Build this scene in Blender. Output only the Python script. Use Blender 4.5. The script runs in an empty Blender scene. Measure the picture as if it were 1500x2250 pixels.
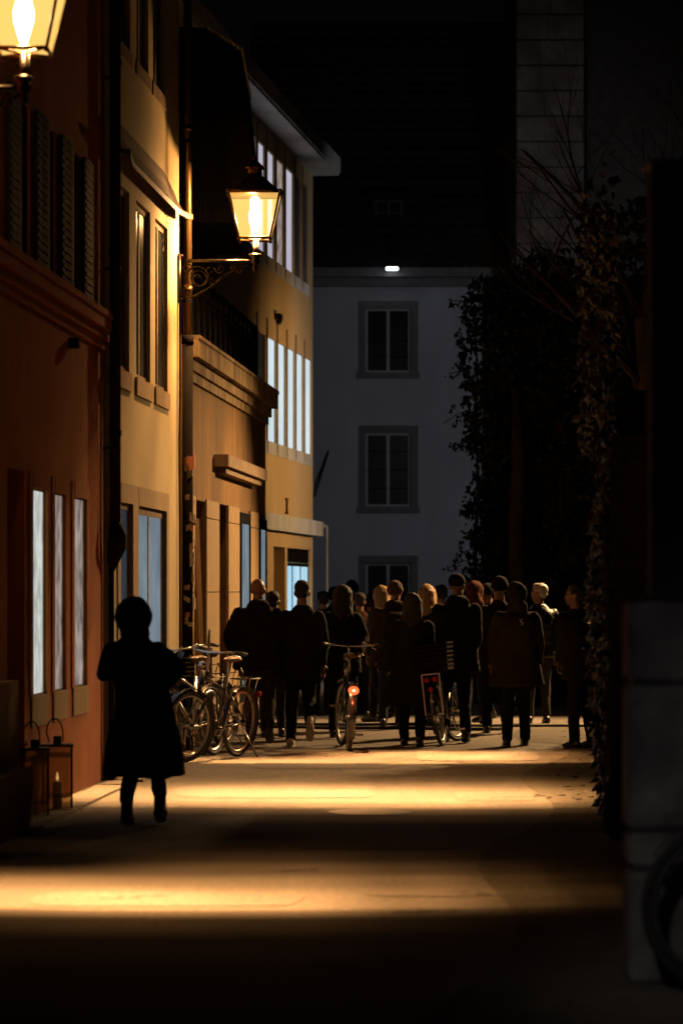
import bpy, bmesh, math, random
from mathutils import Vector, Matrix, noise
random.seed(7)
R = math.radians
SC = bpy.context.scene
COL = SC.collection
# ------------------------------------------------------------ camera
F = 6500.0; CX = 750.0; HY = 1300.0; CH = 1.6          # focal length and horizon in photo pixels, eye height
cam = bpy.data.cameras.new('camera'); co = bpy.data.objects.new('camera', cam); COL.objects.link(co)
co.location = (0, 0, CH); co.rotation_euler = (R(90), 0, 0)
cam.sensor_fit = 'HORIZONTAL'; cam.sensor_width = 24.0; cam.lens = F/1500*24
cam.shift_y = (HY-1125)/1500.0; cam.clip_end = 600; cam.clip_start = .1
cam.dof.use_dof = True; cam.dof.focus_distance = 30.5; cam.dof.aperture_fstop = 2.4; cam.dof.aperture_blades = 9
SC.camera = co
# ------------------------------------------------------------ night sky
w = bpy.data.worlds.new('World'); SC.world = w; w.use_nodes = True
nt = w.node_tree; bg = nt.nodes['Background']
sk = nt.nodes.new('ShaderNodeTexSky'); sk.sky_type = 'NISHITA'; sk.sun_disc = False
sk.sun_elevation = R(-12); sk.sun_rotation = R(200)
ad = nt.nodes.new('ShaderNodeVectorMath'); ad.operation = 'ADD'; ad.inputs[1].default_value = (.017, .017, .018)
nt.links.new(sk.outputs[0], ad.inputs[0]); nt.links.new(ad.outputs[0], bg.inputs[0]); bg.inputs[1].default_value = .06
SC.view_settings.view_transform = 'Standard'; SC.view_settings.look = 'None'
SC.view_settings.exposure = 0; SC.view_settings.gamma = 1
try:
    SC.cycles.sample_clamp_indirect = 1.0; SC.cycles.diffuse_bounces = 1
    SC.cycles.max_bounces = 5; SC.cycles.transparent_max_bounces = 24
    SC.cycles.caustics_reflective = False; SC.cycles.caustics_refractive = False
except Exception: pass

def lamp(kind, name, loc, energy, color, radius=.05, aim=None, cone=90, blend=.5):
    l = bpy.data.lights.new(name, kind); l.energy = energy; l.color = color; l.shadow_soft_size = radius
    o = bpy.data.objects.new(name, l); COL.objects.link(o); o.location = loc
    if kind == 'SPOT': l.spot_size = R(cone); l.spot_blend = blend
    if aim: o.rotation_euler = (Vector(aim)-Vector(loc)).to_track_quat('-Z', 'Y').to_euler()
    return o
WARM = (1, .49, .165)
def lens_light(o, stops, ustops, wall, split):
    """photometric profile of the lantern's optics: strength by direction (along the street, across it, and towards the wall side)"""
    l = o.data; l.use_nodes = True; n = l.node_tree; N = n.nodes; L = n.links; em = N['Emission']
    g = N.new('ShaderNodeNewGeometry'); sx = N.new('ShaderNodeSeparateXYZ'); L.new(g.outputs['Incoming'], sx.inputs[0])
    def m(op, a, b=None, c=None):
        x = N.new('ShaderNodeMath'); x.operation = op
        for i, v in enumerate((a, b, c)):
            if v is None: continue
            if isinstance(v, (int, float)): x.inputs[i].default_value = v
            else: L.new(v, x.inputs[i])
        return x.outputs[0]
    nz = m('MAXIMUM', m('MULTIPLY', sx.outputs[2], -1), .02)
    t = m('DIVIDE', sx.outputs[1], nz); u = m('DIVIDE', sx.outputs[0], nz)
    def ramp(v, st, lo, hi):
        mr = N.new('ShaderNodeMapRange'); L.new(v, mr.inputs[0]); mr.inputs[1].default_value = lo; mr.inputs[2].default_value = hi
        cr = N.new('ShaderNodeValToRGB'); L.new(mr.outputs[0], cr.inputs[0]); e = cr.color_ramp.elements
        while len(e) > 1: e.remove(e[0])
        for i, (p, val) in enumerate(sorted(st)):
            q = (p-lo)/(hi-lo)
            el = e[0] if i == 0 else e.new(q)
            el.position = q; el.color = (val/18, val/18, val/18, 1)
        cr.color_ramp.interpolation = 'EASE'
        return m('MULTIPLY', cr.outputs[0], 18)
    # slow wobble so that the edges of the pools are not ruler-straight
    tw = m('ADD', t, m('MULTIPLY', m('SINE', m('MULTIPLY', u, 6.0)), .02))
    gr = m('MULTIPLY', ramp(tw, stops, -2, 2), ramp(u, ustops, -1, 3))
    gr = m('MULTIPLY', gr, m('DIVIDE', 1, m('POWER', m('MAXIMUM', nz, .42), 3)))
    isw = m('LESS_THAN', m('SUBTRACT', u, m('MULTIPLY', t, .07)), split)
    zr = N.new('ShaderNodeMapRange'); L.new(sx.outputs[2], zr.inputs[0]); zr.interpolation_type = 'SMOOTHSTEP'
    for i, v in ((1, -.35), (2, .35), (3, 1), (4, .16)): zr.inputs[i].default_value = v
    yr_ = N.new('ShaderNodeMapRange'); L.new(sx.outputs[1], yr_.inputs[0]); yr_.interpolation_type = 'SMOOTHSTEP'
    for i, v in ((1, .1), (2, .6), (3, 1), (4, .17)): yr_.inputs[i].default_value = v
    yn_ = N.new('ShaderNodeMapRange'); L.new(sx.outputs[1], yn_.inputs[0]); yn_.interpolation_type = 'SMOOTHSTEP'
    for i, v in ((1, -.98), (2, -.8), (3, .16), (4, 1)): yn_.inputs[i].default_value = v
    wv = m('MULTIPLY', m('MULTIPLY', m('MULTIPLY', wall, zr.outputs[0]), yr_.outputs[0]), yn_.outputs[0])
    up = m('GREATER_THAN', sx.outputs[2], -.3)
    side = m('MULTIPLY', up, .006)                       # what escapes sideways over the street
    st = m('ADD', m('MULTIPLY', isw, wv), m('MULTIPLY', m('SUBTRACT', 1, isw), m('ADD', m('MULTIPLY', gr, m('SUBTRACT', 1, up)), side)))
    L.new(st, em.inputs['Strength'])

# ------------------------------------------------------------ helpers
def W(px, py, Y): return Vector(((px-CX)*Y/F, Y, CH+(HY-py)*Y/F))
def XP(px, Y): return (px-CX)*Y/F
def ZP(py, Y): return CH+(HY-py)*Y/F
def YG(py): return CH*F/(py-HY)
def tag(o, label=None, cat=None, group=None, kind=None):
    for k, v in (('label', label), ('category', cat), ('group', group), ('kind', kind)):
        if v: o[k] = v
    return o
def empty(name, loc, label, cat, group=None, rz=0):
    o = bpy.data.objects.new(name, None); COL.objects.link(o); o.location = loc; o.rotation_euler = (0, 0, rz)
    o.empty_display_size = .1
    return tag(o, label, cat, group)
def obj(name, bm, m, parent=None, smooth=False, world=False):
    me = bpy.data.meshes.new(name); bm.normal_update(); bm.to_mesh(me); bm.free()
    if smooth:
        for p in me.polygons: p.use_smooth = True
    if m: me.materials.append(m)
    o = bpy.data.objects.new(name, me); COL.objects.link(o)
    if parent:
        o.parent = parent
        if world:
            M = Matrix.Identity(4); q = parent
            while q: M = Matrix.LocRotScale(q.location, q.rotation_euler, q.scale) @ M; q = q.parent
            me.transform(M.inverted())
    return o
def B(): return bmesh.new()
def box(bm, x0, x1, y0, y1, z0, z1, bev=0):
    M = Matrix.Translation(((x0+x1)/2, (y0+y1)/2, (z0+z1)/2)) @ Matrix.Diagonal((abs(x1-x0), abs(y1-y0), abs(z1-z0), 1))
    r = bmesh.ops.create_cube(bm, size=1, matrix=M)
    if bev:
        es = list({e for v in r['verts'] for e in v.link_edges})
        bmesh.ops.bevel(bm, geom=es, offset=bev, segments=2, affect='EDGES')
def tube(bm, pts, r, seg=8, cap=True, radii=None):
    pts = [Vector(p) for p in pts]; rings = []; prev = None
    for i, p in enumerate(pts):
        d = (pts[min(i+1, len(pts)-1)]-pts[max(i-1, 0)]).normalized()
        a = prev if prev is not None else (Vector((0, 0, 1)) if abs(d.z) < .9 else Vector((1, 0, 0)))
        s = d.cross(a).normalized(); t = s.cross(d).normalized(); prev = t
        rr = radii[i] if radii else r
        rings.append([bm.verts.new(p+(s*math.cos(2*math.pi*k/seg)+t*math.sin(2*math.pi*k/seg))*rr) for k in range(seg)])
    for a, b in zip(rings, rings[1:]):
        for k in range(seg): bm.faces.new((a[k], a[(k+1) % seg], b[(k+1) % seg], b[k]))
    if cap:
        bm.faces.new(rings[0][::-1]); bm.faces.new(rings[-1])
def loft(bm, rings, seg=20, p=2.0, cap=True):
    """rings: (cx, cy, z, rx, ry) superellipse sections"""
    rr = []
    for cx, cy, z, rx, ry in rings:
        ring = []
        for k in range(seg):
            a = 2*math.pi*k/seg; c, s = math.cos(a), math.sin(a)
            ring.append(bm.verts.new((cx+rx*math.copysign(abs(c)**(2/p), c), cy+ry*math.copysign(abs(s)**(2/p), s), z)))
        rr.append(ring)
    for a, b in zip(rr, rr[1:]):
        for k in range(seg): bm.faces.new((a[k], a[(k+1) % seg], b[(k+1) % seg], b[k]))
    if cap: bm.faces.new(rr[0][::-1]); bm.faces.new(rr[-1])
def ell(bm, c, r, M=None, u=14, v=10):
    T = Matrix.Translation(c) @ (M or Matrix.Identity(4)) @ Matrix.Diagonal((r[0], r[1], r[2], 1))
    top = bm.verts.new(T @ Vector((0, 0, 1))); bot = bm.verts.new(T @ Vector((0, 0, -1))); rows = []
    for j in range(1, v):
        b = math.pi*j/v; rows.append([bm.verts.new(T @ Vector((math.sin(b)*math.cos(2*math.pi*i/u), math.sin(b)*math.sin(2*math.pi*i/u), math.cos(b)))) for i in range(u)])
    for i in range(u):
        k = (i+1) % u; bm.faces.new((top, rows[0][i], rows[0][k])); bm.faces.new((bot, rows[-1][k], rows[-1][i]))
        for p, q in zip(rows, rows[1:]): bm.faces.new((p[i], q[i], q[k], p[k]))
def caps(bm, p0, p1, r0, r1, seg=10):
    p0, p1 = Vector(p0), Vector(p1)
    tube(bm, [p0, p0.lerp(p1, .5), p1], 0, seg, True, [r0, (r0+r1)/2, r1])
    ell(bm, p0, (r0,)*3, None, 10, 6); ell(bm, p1, (r1,)*3, None, 10, 6)
def quad(bm, a, b, c, d): bm.faces.new([bm.verts.new(p) for p in (a, b, c, d)])
def ring(bm, c, axis, rad, thick, seg=48, tseg=8, flat=1.0):
    """torus around axis ('y')"""
    vs = []
    for i in range(seg):
        a = 2*math.pi*i/seg; row = []
        for j in range(tseg):
            b = 2*math.pi*j/tseg
            rr = rad+thick*math.cos(b); h = thick*flat*math.sin(b)
            row.append(bm.verts.new(Vector(c)+Vector((rr*math.cos(a), h, rr*math.sin(a)))))
        vs.append(row)
    for i in range(seg):
        for j in range(tseg):
            bm.faces.new((vs[i][j], vs[(i+1) % seg][j], vs[(i+1) % seg][(j+1) % tseg], vs[i][(j+1) % tseg]))
TMP = bpy.data.scenes.new('workbench')
def bake(o, voxel, smooth=2, crease=0, disp=0, dscale=9):
    """join overlapping pieces of one body or garment into one continuous surface"""
    old = o.data; ob = bpy.data.objects.new('tmp', old); TMP.collection.objects.link(ob); real, o = o, ob
    m = o.modifiers.new('r', 'REMESH'); m.mode = 'VOXEL'; m.voxel_size = voxel; m.use_smooth_shade = True
    if smooth: s = o.modifiers.new('s', 'SMOOTH'); s.iterations = smooth; s.factor = .5
    
    with bpy.context.temp_override(scene=TMP, view_layer=TMP.view_layers[0]): dg = bpy.context.evaluated_depsgraph_get()
    me = bpy.data.meshes.new_from_object(o.evaluated_get(dg)); bpy.data.objects.remove(ob); o = real
    if disp:
        me.calc_loop_triangles()
        for v in me.vertices:
            c = v.co; k = noise.noise(Vector((c.x*dscale, c.y*dscale, c.z*dscale*.55)))*disp + noise.noise(c*dscale*2.7)*disp*.4
            v.co = c + v.normal*k
    for p in me.polygons: p.use_smooth = True
    for mm in old.materials:
        if not len(me.materials): me.materials.append(mm)
    o.data = me; bpy.data.meshes.remove(old); return o

# ------------------------------------------------------------ materials
MC = {}
def mat(name, col, rough=.8, metal=0, var=.25, scale=6, bump=0, bscale=60, stretch=(1, 1, 1), coat=0, spec=None, var2=None, s2=1.2):
    if name in MC: return MC[name]
    m = bpy.data.materials.new(name); m.use_nodes = True; MC[name] = m
    n = m.node_tree; N = n.nodes; L = n.links; b = N['Principled BSDF']
    tc = N.new('ShaderNodeTexCoord'); mp = N.new('ShaderNodeMapping'); mp.inputs['Scale'].default_value = stretch; L.new(tc.outputs['Object'], mp.inputs[0])
    nz = N.new('ShaderNodeTexNoise'); nz.inputs['Scale'].default_value = scale; nz.inputs['Detail'].default_value = 6; L.new(mp.outputs[0], nz.inputs[0])
    mr = N.new('ShaderNodeMapRange'); L.new(nz.outputs[0], mr.inputs[0]); mr.inputs[1].default_value = .3; mr.inputs[2].default_value = .7
    mx = N.new('ShaderNodeMix'); mx.data_type = 'RGBA'; L.new(mr.outputs[0], mx.inputs[0])
    mx.inputs[6].default_value = tuple(c*(1-var) for c in col)+(1,); mx.inputs[7].default_value = tuple(min(1, c*(1+var)) for c in col)+(1,)
    out = mx.outputs[2]
    if var2:
        n2 = N.new('ShaderNodeTexNoise'); n2.inputs['Scale'].default_value = s2; n2.inputs['Detail'].default_value = 3; L.new(mp.outputs[0], n2.inputs[0])
        r2 = N.new('ShaderNodeMapRange'); L.new(n2.outputs[0], r2.inputs[0]); r2.inputs[1].default_value = .35; r2.inputs[2].default_value = .65
        m2 = N.new('ShaderNodeMix'); m2.data_type = 'RGBA'; L.new(r2.outputs[0], m2.inputs[0]); L.new(out, m2.inputs[6]); m2.inputs[7].default_value = tuple(var2)+(1,)
        out = m2.outputs[2]
    L.new(out, b.inputs['Base Color']); b.inputs['Roughness'].default_value = rough; b.inputs['Metallic'].default_value = metal
    if coat: b.inputs['Coat Weight'].default_value = coat
    if spec is not None: b.inputs['Specular IOR Level'].default_value = spec
    if bump:
        bn = N.new('ShaderNodeTexNoise'); bn.inputs['Scale'].default_value = bscale; bn.inputs['Detail'].default_value = 8; L.new(mp.outputs[0], bn.inputs[0])
        bp = N.new('ShaderNodeBump'); bp.inputs['Strength'].default_value = bump; bp.inputs['Distance'].default_value = .02; L.new(bn.outputs[0], bp.inputs['Height']); L.new(bp.outputs[0], b.inputs['Normal'])
    return m
def emit(name, c0, c1=None, strength=1, scale=3, stretch=(1, 1, 1), transp=False, gloss=0):
    if name in MC: return MC[name]
    m = bpy.data.materials.new(name); m.use_nodes = True; MC[name] = m
    n = m.node_tree; N = n.nodes; L = n.links; N.remove(N['Principled BSDF']); out = N['Material Output']
    e = N.new('ShaderNodeEmission'); e.inputs[1].default_value = strength
    tc = N.new('ShaderNodeTexCoord'); mp = N.new('ShaderNodeMapping'); mp.inputs['Scale'].default_value = stretch; L.new(tc.outputs['Object'], mp.inputs[0])
    nz = N.new('ShaderNodeTexNoise'); nz.inputs['Scale'].default_value = scale; nz.inputs['Detail'].default_value = 5; L.new(mp.outputs[0], nz.inputs[0])
    mr = N.new('ShaderNodeMapRange'); L.new(nz.outputs[0], mr.inputs[0]); mr.inputs[1].default_value = .33; mr.inputs[2].default_value = .67
    mx = N.new('ShaderNodeMix'); mx.data_type = 'RGBA'; L.new(mr.outputs[0], mx.inputs[0]); mx.inputs[6].default_value = tuple(c0)+(1,); mx.inputs[7].default_value = tuple(c1 or c0)+(1,)
    L.new(mx.outputs[2], e.inputs[0]); res = e.outputs[0]
    if transp:
        t = N.new('ShaderNodeBsdfTransparent'); a = N.new('ShaderNodeAddShader'); L.new(t.outputs[0], a.inputs[0]); L.new(res, a.inputs[1]); res = a.outputs[0]
    if gloss:
        g = N.new('ShaderNodeBsdfGlossy'); g.inputs['Roughness'].default_value = .15; g.inputs['Color'].default_value = (gloss,)*3+(1,)
        a = N.new('ShaderNodeAddShader'); L.new(g.outputs[0], a.inputs[0]); L.new(res, a.inputs[1]); res = a.outputs[0]
    L.new(res, out.inputs[0]); return m
M_orange = mat('orange_render', (.52, .135, .022), .95, var=.18, scale=3, bump=.35, bscale=45, var2=(.42, .115, .022))
M_yellow = mat('pale_yellow_render', (.56, .46, .25), .9, var=.07, scale=3, bump=.18, bscale=90, var2=(.48, .38, .2), s2=.9)
M_ochre = mat('ochre_render', (.62, .43, .2), .9, var=.1, scale=2.5, bump=.15, bscale=70, stretch=(1, 1, .35), var2=(.55, .37, .17))
M_brown = mat('brown_stucco', (.25, .135, .045), .95, var=.25, scale=4, bump=.3, bscale=80, stretch=(1, 1, .35), var2=(.11, .06, .022), s2=1.3)
M_sand = mat('sandstone', (.32, .21, .10), .85, var=.2, scale=5, bump=.3, bscale=70, stretch=(1, 1, .5), var2=(.32, .22, .12))
M_sandd = mat('dark_sandstone', (.26, .18, .11), .9, var=.2, scale=7, bump=.3, bscale=70)
M_pale = mat('pale_concrete', (.6, .58, .53), .85, var=.12, scale=2, bump=.2, bscale=40, stretch=(1, 1, .3), var2=(.44, .43, .4), s2=1.5)
M_bluewall = mat('pale_plaster', (.55, .56, .6), .95, var=.1, scale=1.5, bump=.15, bscale=40, stretch=(1, 1, .5), var2=(.48, .48, .52))
M_trimgrey = mat('grey_window_stone', (.2, .19, .19), .9, var=.15, scale=6, bump=.2)
M_whitewood = mat('white_painted_wood', (.5, .5, .5), .6, var=.08, scale=8)
M_roof = mat('dark_roof_tile', (.009, .008, .008), .9, var=.4, scale=12, bump=.6, bscale=20)
M_tower = mat('grey_ashlar', (.17, .145, .12), .95, var=.3, scale=3, bump=.9, bscale=18, var2=(.09, .075, .06))
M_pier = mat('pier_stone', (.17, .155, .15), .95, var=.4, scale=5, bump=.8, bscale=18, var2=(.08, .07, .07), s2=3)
M_dark = mat('dark_timber', (.006, .005, .0045), .9, spec=.05, var=.3, scale=8, stretch=(1, 1, .2))
M_shut = mat('dark_green_shutter', (.016, .010, .006), .8, var=.3, scale=8)
M_glassd = mat('dark_window_glass', (.012, .011, .012), .3, var=.1, spec=.15)
M_glassb = mat('dull_window_glass', (.05, .06, .07), .15, var=.2, scale=1)
M_iron = mat('black_iron', (.03, .024, .018), .38, .8, var=.3, scale=20, bump=.2)
M_gilt = mat('bronze_lamp_metal', (.16, .085, .03), .35, .9, var=.3, scale=20)
M_copper = mat('copper_pipe', (.52, .30, .12), .32, .9, var=.3, scale=5, stretch=(1, 1, .3))
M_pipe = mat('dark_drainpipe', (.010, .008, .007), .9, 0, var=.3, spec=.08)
M_stick = [mat('sticker_white', (.5, .46, .38), .6, var=.4, scale=60), mat('sticker_red', (.4, .15, .08), .6, var=.5, scale=60), mat('sticker_brown', (.3, .22, .14), .6, var=.6, scale=50)]
M_twig = mat('dark_twig', (.022, .015, .011), .95, var=.3)
M_trunk = mat('bark', (.10, .07, .045), .95, var=.4, scale=10, bump=.8, bscale=30, stretch=(1, 1, .3))
def leafmat(name, col, tr=.25):
    m = mat(name, col, .45, var=.6, scale=1.7)
    return m
M_leaf = leafmat('ivy_leaf', (.018, .021, .008))
M_leafb = leafmat('autumn_leaf', (.07, .042, .014))
M_skin = mat('skin', (.24, .13, .085), .5, var=.12, scale=14, bump=.1, bscale=120)
M_gldlamp = emit('lantern_glass_glow', (.56, .32, .08), (.52, .30, .07), 1.15, 2, transp=True)
M_bulb = emit('bulb_glow', (1, .9, .72), None, 5, transp=True)
M_win_white = emit('lit_white_pane', (.70, .73, .68), (.36, .37, .34), 1.0, 9, (1, 1, .6), gloss=.03)
M_win_grey = emit('lit_grey_pane', (.40, .33, .29), (.12, .09, .08), 1.0, 8, (1, 1, .6), gloss=.03)
M_win_blue = emit('lit_pale_blue_pane', (.70, .80, .83), (.58, .70, .74), 1.0, .8, gloss=.02)
M_win_lav = emit('lit_lavender_pane', (.52, .50, .60), (.40, .38, .46), 1.0, .8, gloss=.02)
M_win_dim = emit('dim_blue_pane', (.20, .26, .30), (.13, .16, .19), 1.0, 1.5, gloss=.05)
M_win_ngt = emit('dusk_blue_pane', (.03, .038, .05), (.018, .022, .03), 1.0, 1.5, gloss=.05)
M_shopbl = emit('shop_blue_glow', (.35, .62, .80), (.5, .75, .9), 1.0, 1.2, gloss=.02)
M_led = emit('white_led', (.85, .95, 1), None, 9)
M_candle = emit('warm_candle_glow', (1, .62, .25), None, 1.0)

# ------------------------------------------------------------ facades: plane X = a + b*Y on the left of the street
class Facade:
    def __init__(s, a, b): s.a, s.b = a, b; k = math.hypot(1, b); s.n = (1/k, -b/k)
    def Y(s, px): return F*s.a/(px-CX-F*s.b)
    def z(s, px, py): return ZP(py, s.Y(px))
    def p(s, Y, z, d=0): return Vector((s.a+s.b*Y+d*s.n[0], Y+d*s.n[1], z))
    def box(s, bm, y0, y1, z0, z1, d0, d1):
        c = [s.p(y, z, d) for y in (y0, y1) for z in (z0, z1) for d in (d0, d1)]
        v = [bm.verts.new(q) for q in c]
        for f in ((0, 1, 3, 2), (4, 6, 7, 5), (0, 4, 5, 1), (2, 3, 7, 6), (0, 2, 6, 4), (1, 5, 7, 3)): bm.faces.new([v[i] for i in f])
        bmesh.ops.recalc_face_normals(bm, faces=[f for f in bm.faces if f.is_valid][-6:])
    def wall(s, bm, y0, y1, z0, z1, holes, depth=.28, body=4.0):
        ys = sorted({y0, y1, *[h[0] for h in holes], *[h[1] for h in holes]}); zs = sorted({z0, z1, *[h[2] for h in holes], *[h[3] for h in holes]})
        ny, nz = len(ys)-1, len(zs)-1
        solid = [[not any(h[0]-1e-6 <= ys[i] and ys[i+1] <= h[1]+1e-6 and h[2]-1e-6 <= zs[j] and zs[j+1] <= h[3]+1e-6 for h in holes) for j in range(nz)] for i in range(ny)]
        for i in range(ny):
            for j in range(nz):
                if not solid[i][j]: continue
                a, b, c, d = ys[i], ys[i+1], zs[j], zs[j+1]
                quad(bm, s.p(a, c), s.p(b, c), s.p(b, d), s.p(a, d))
                for di, dj, (q0, q1) in ((-1, 0, ((a, c), (a, d))), (1, 0, ((b, c), (b, d))), (0, -1, ((a, c), (b, c))), (0, 1, ((a, d), (b, d)))):
                    ii, jj = i+di, j+dj
                    if not (0 <= ii < ny and 0 <= jj < nz) or not solid[ii][jj]:
                        quad(bm, s.p(*q0), s.p(*q1), s.p(*q1, -depth), s.p(*q0, -depth))
        s.box(bm, y0, y1, z0, z1, -body, -depth)
def window(fc, root, y0, y1, z0, z1, pane_mat, frame_mat, mull=1, bars=0, d=-.02, sill=None, surround=None, sw=.1, pane_d=None, fw=.05, sill_h=.14, sill_name='sill'):
    f = B()
    fc.box(f, y0, y0+fw, z0, z1, d-.05, d); fc.box(f, y1-fw, y1, z0, z1, d-.05, d)
    fc.box(f, y0+fw, y1-fw, z1-fw, z1, d-.05, d); fc.box(f, y0+fw, y1-fw, z0, z0+fw, d-.05, d)
    for k in range(mull):
        ym = y0+(y1-y0)*(k+1)/(mull+1); fc.box(f, ym-.03, ym+.03, z0+fw, z1-fw, d-.045, d-.003)
    for k in range(bars):
        zm = z0+(z1-z0)*(k+1)/(bars+1); fc.box(f, y0+fw, y1-fw, zm-.007, zm+.007, d-.043, d-.012)
    fr = obj('window', f, frame_mat, root, world=True)
    pb = B(); fc.box(pb, y0+fw*.5, y1-fw*.5, z0+fw*.5, z1-fw*.5, d-.04, d-.012); obj('pane', pb, pane_mat, fr, world=True)
    if sill:
        sb = B(); fc.box(sb, y0-.06, y1+.06, z0-sill_h, z0, -.2, .02 if sill_name == 'sill' else .014); obj('sill', sb, sill, fr, world=True)
    if surround:
        sb = B(); q = .012
        fc.box(sb, y0-sw, y0, z0, z1+sw, -.1, q); fc.box(sb, y1, y1+sw, z0, z1+sw, -.1, q); fc.box(sb, y0, y1, z1, z1+sw, -.1, q+.003)
        obj('surround', sb, surround, fr, world=True)
    return fr

# ------------------------------------------------------------ ground
def ground_mat():
    m = mat('worn_asphalt', (.20, .175, .15), .85, var=.32, scale=24, bump=1.0, bscale=55, var2=(.15, .13, .11), s2=.55, spec=.3)
    return m
def tarpatch(x0, x1, y0, y1, seed):
    bm = B(); n = 40; vs = []
    for i in range(n):
        a = 2*math.pi*i/n; c, s_ = math.cos(a), math.sin(a)
        px_ = math.copysign(abs(c)**.35, c); py_ = math.copysign(abs(s_)**.35, s_); w_ = 1+.10*noise.noise(Vector((c*1.5, s_*1.5, seed)))
        vs.append(bm.verts.new(((x0+x1)/2+(x1-x0)/2*px_*w_, (y0+y1)/2+(y1-y0)/2*py_*w_, .004+seed*.0001)))
    bm.faces.new(vs); return bm
M_tar = mat('mended_asphalt', (.16, .135, .115), .8, var=.3, scale=30, bump=.7, bscale=120)
M_tar2 = mat('older_asphalt', (.20, .175, .15), .9, var=.3, scale=22, bump=.8, bscale=90)
for i, (a_, b_, c_, d_, m_) in enumerate(((-1.3, .3, 22.9, 24.4, 0), (.9, 1.5, 22.6, 23.6, 1), (-1.6, -.2, 15.0, 15.7, 1), (.1, .75, 15.5, 16.6, 0), (-.8, .4, 26.6, 28.1, 0), (.7, 1.9, 27.9, 29.6, 1), (-.3, .9, 18.4, 20, 0))):
    obj('road_patch', tarpatch(a_, b_, c_, d_, i), (M_tar, M_tar2)[m_])['kind'] = 'structure'
gb = B(); box(gb, -60, 60, -10, 200, -.5, 0); obj('ground', gb, ground_mat())['kind'] = 'structure'
M_patch = mat('asphalt_patch', (.09, .08, .07), .8, var=.2, scale=40, bump=.5, bscale=150)
M_verge = mat('cobbled_verge', (.12, .10, .075), .95, var=.5, scale=14, bump=1, bscale=30, var2=(.07, .06, .04))
pv = B()   # cobbled strip along the right wall
def RW(Y): return -.08+.0925*Y
ys = [10+i*.5 for i in range(58)]
for y0, y1 in zip(ys, ys[1:]):
    e0 = .55+.18*math.sin(y0*.8)+(.35 if y0 > 31 else 0); e1 = .55+.18*math.sin(y1*.8)+(.35 if y1 > 31 else 0)
    quad(pv, (RW(y0)-e0, y0, .004), (RW(y0)+3, y0, .004), (RW(y1)+3, y1, .004), (RW(y1)-e1, y1, .004))
obj('verge_strip', pv, M_verge)['kind'] = 'structure'
def strip(px0, py0, px1, py1, wd):   # tarred repair seams: thin dark strips in the road
    a = Vector((XP(px0, YG(py0)), YG(py0), .005)); b = Vector((XP(px1, YG(py1)), YG(py1), .005))
    d = (b-a).normalized(); s = Vector((-d.y, d.x, 0)); n = 14; bm = B(); pr = None
    for i in range(n+1):
        c = a.lerp(b, i/n)+s*noise.noise(Vector((i*.7+px0, 0, 0)))*.16; ww = wd*(.5+abs(noise.noise(Vector((i*.9, px0, 3))))*1.8)
        cur = (bm.verts.new(c-s*ww), bm.verts.new(c+s*ww))
        if pr: bm.faces.new((pr[0], cur[0], cur[1], pr[1]))
        pr = cur
    return bm
for i, (q, wd) in enumerate((((220, 1978, 365, 1970), .045), ((985, 1962, 1150, 1972), .05), ((600, 1916, 700, 1912), .03), ((520, 1712, 620, 1706), .02),
                      ((740, 1688, 1000, 1680), .02), ((1080, 1755, 1240, 1748), .05), ((940, 1672, 1180, 1684), .02), ((860, 2006, 1010, 2002), .03), ((620, 1682, 760, 1696), .015))):
    obj('road_patch', strip(*q, wd), M_patch)['kind'] = 'structure'
mh = B(); bmesh.ops.create_circle(mh, cap_ends=True, radius=.3, segments=32, matrix=Matrix.Translation((.2, 21.4, .006)))
tag(obj('manhole_cover', mh, M_iron), 'round iron manhole cover set in the dark road', 'manhole cover')
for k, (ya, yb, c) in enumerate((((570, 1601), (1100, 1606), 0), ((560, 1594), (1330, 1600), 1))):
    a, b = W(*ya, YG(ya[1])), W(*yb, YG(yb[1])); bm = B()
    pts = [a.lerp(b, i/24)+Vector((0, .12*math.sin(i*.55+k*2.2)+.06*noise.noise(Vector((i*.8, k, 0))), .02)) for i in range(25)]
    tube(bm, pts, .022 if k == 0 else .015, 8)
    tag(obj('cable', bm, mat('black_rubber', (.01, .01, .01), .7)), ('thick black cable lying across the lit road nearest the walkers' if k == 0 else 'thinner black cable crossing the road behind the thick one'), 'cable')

# ------------------------------------------------------------ orange house (left)
F1 = Facade(-1.984-.06*24.8, .06)
o1 = empty('orange_house', F1.p(22, 0), 'orange rendered house with tall white lit ground floor windows, furthest left', 'house')
zt, zb = F1.z(85, 1075), F1.z(85, 1528)
holes = []; Yo = F1.Y
lw = [(70, 101, M_win_white), (118, 143, M_win_grey), (161, 189, M_win_grey)]
for a, b, _ in lw: holes.append((Yo(a), Yo(b), zb, zt))
dz = F1.z(35, 1030)
holes.append((Yo(16), Yo(54), 0, dz))                           # doorway
uz0, uz1 = F1.z(180, 690)+.02, F1.z(180, 350)
for a, b in ((34, 66), (96, 122), (150, 172)): holes.append((Yo(a), Yo(b), uz0, uz1))
bm = B(); F1.wall(bm, 12.0, 24.78, 0, 9.5, holes); obj('wall', bm, M_orange, o1, world=True)
for a, b, m in lw: window(F1, o1, Yo(a), Yo(b), zb, zt, m, M_sandd, 0, 0, d=-.012, sill=M_sand, surround=M_orange, sw=.12, sill_h=.22, sill_name='block', fw=.012)
bm = B(); F1.box(bm, Yo(16), Yo(54), 0, dz, -.24, -.2)
for k in range(3): F1.box(bm, Yo(16)+.1, Yo(54)-.1, .2+k*.75, .2+k*.75+.6, -.2, -.185)
obj('door', bm, M_dark, o1, world=True)
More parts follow.
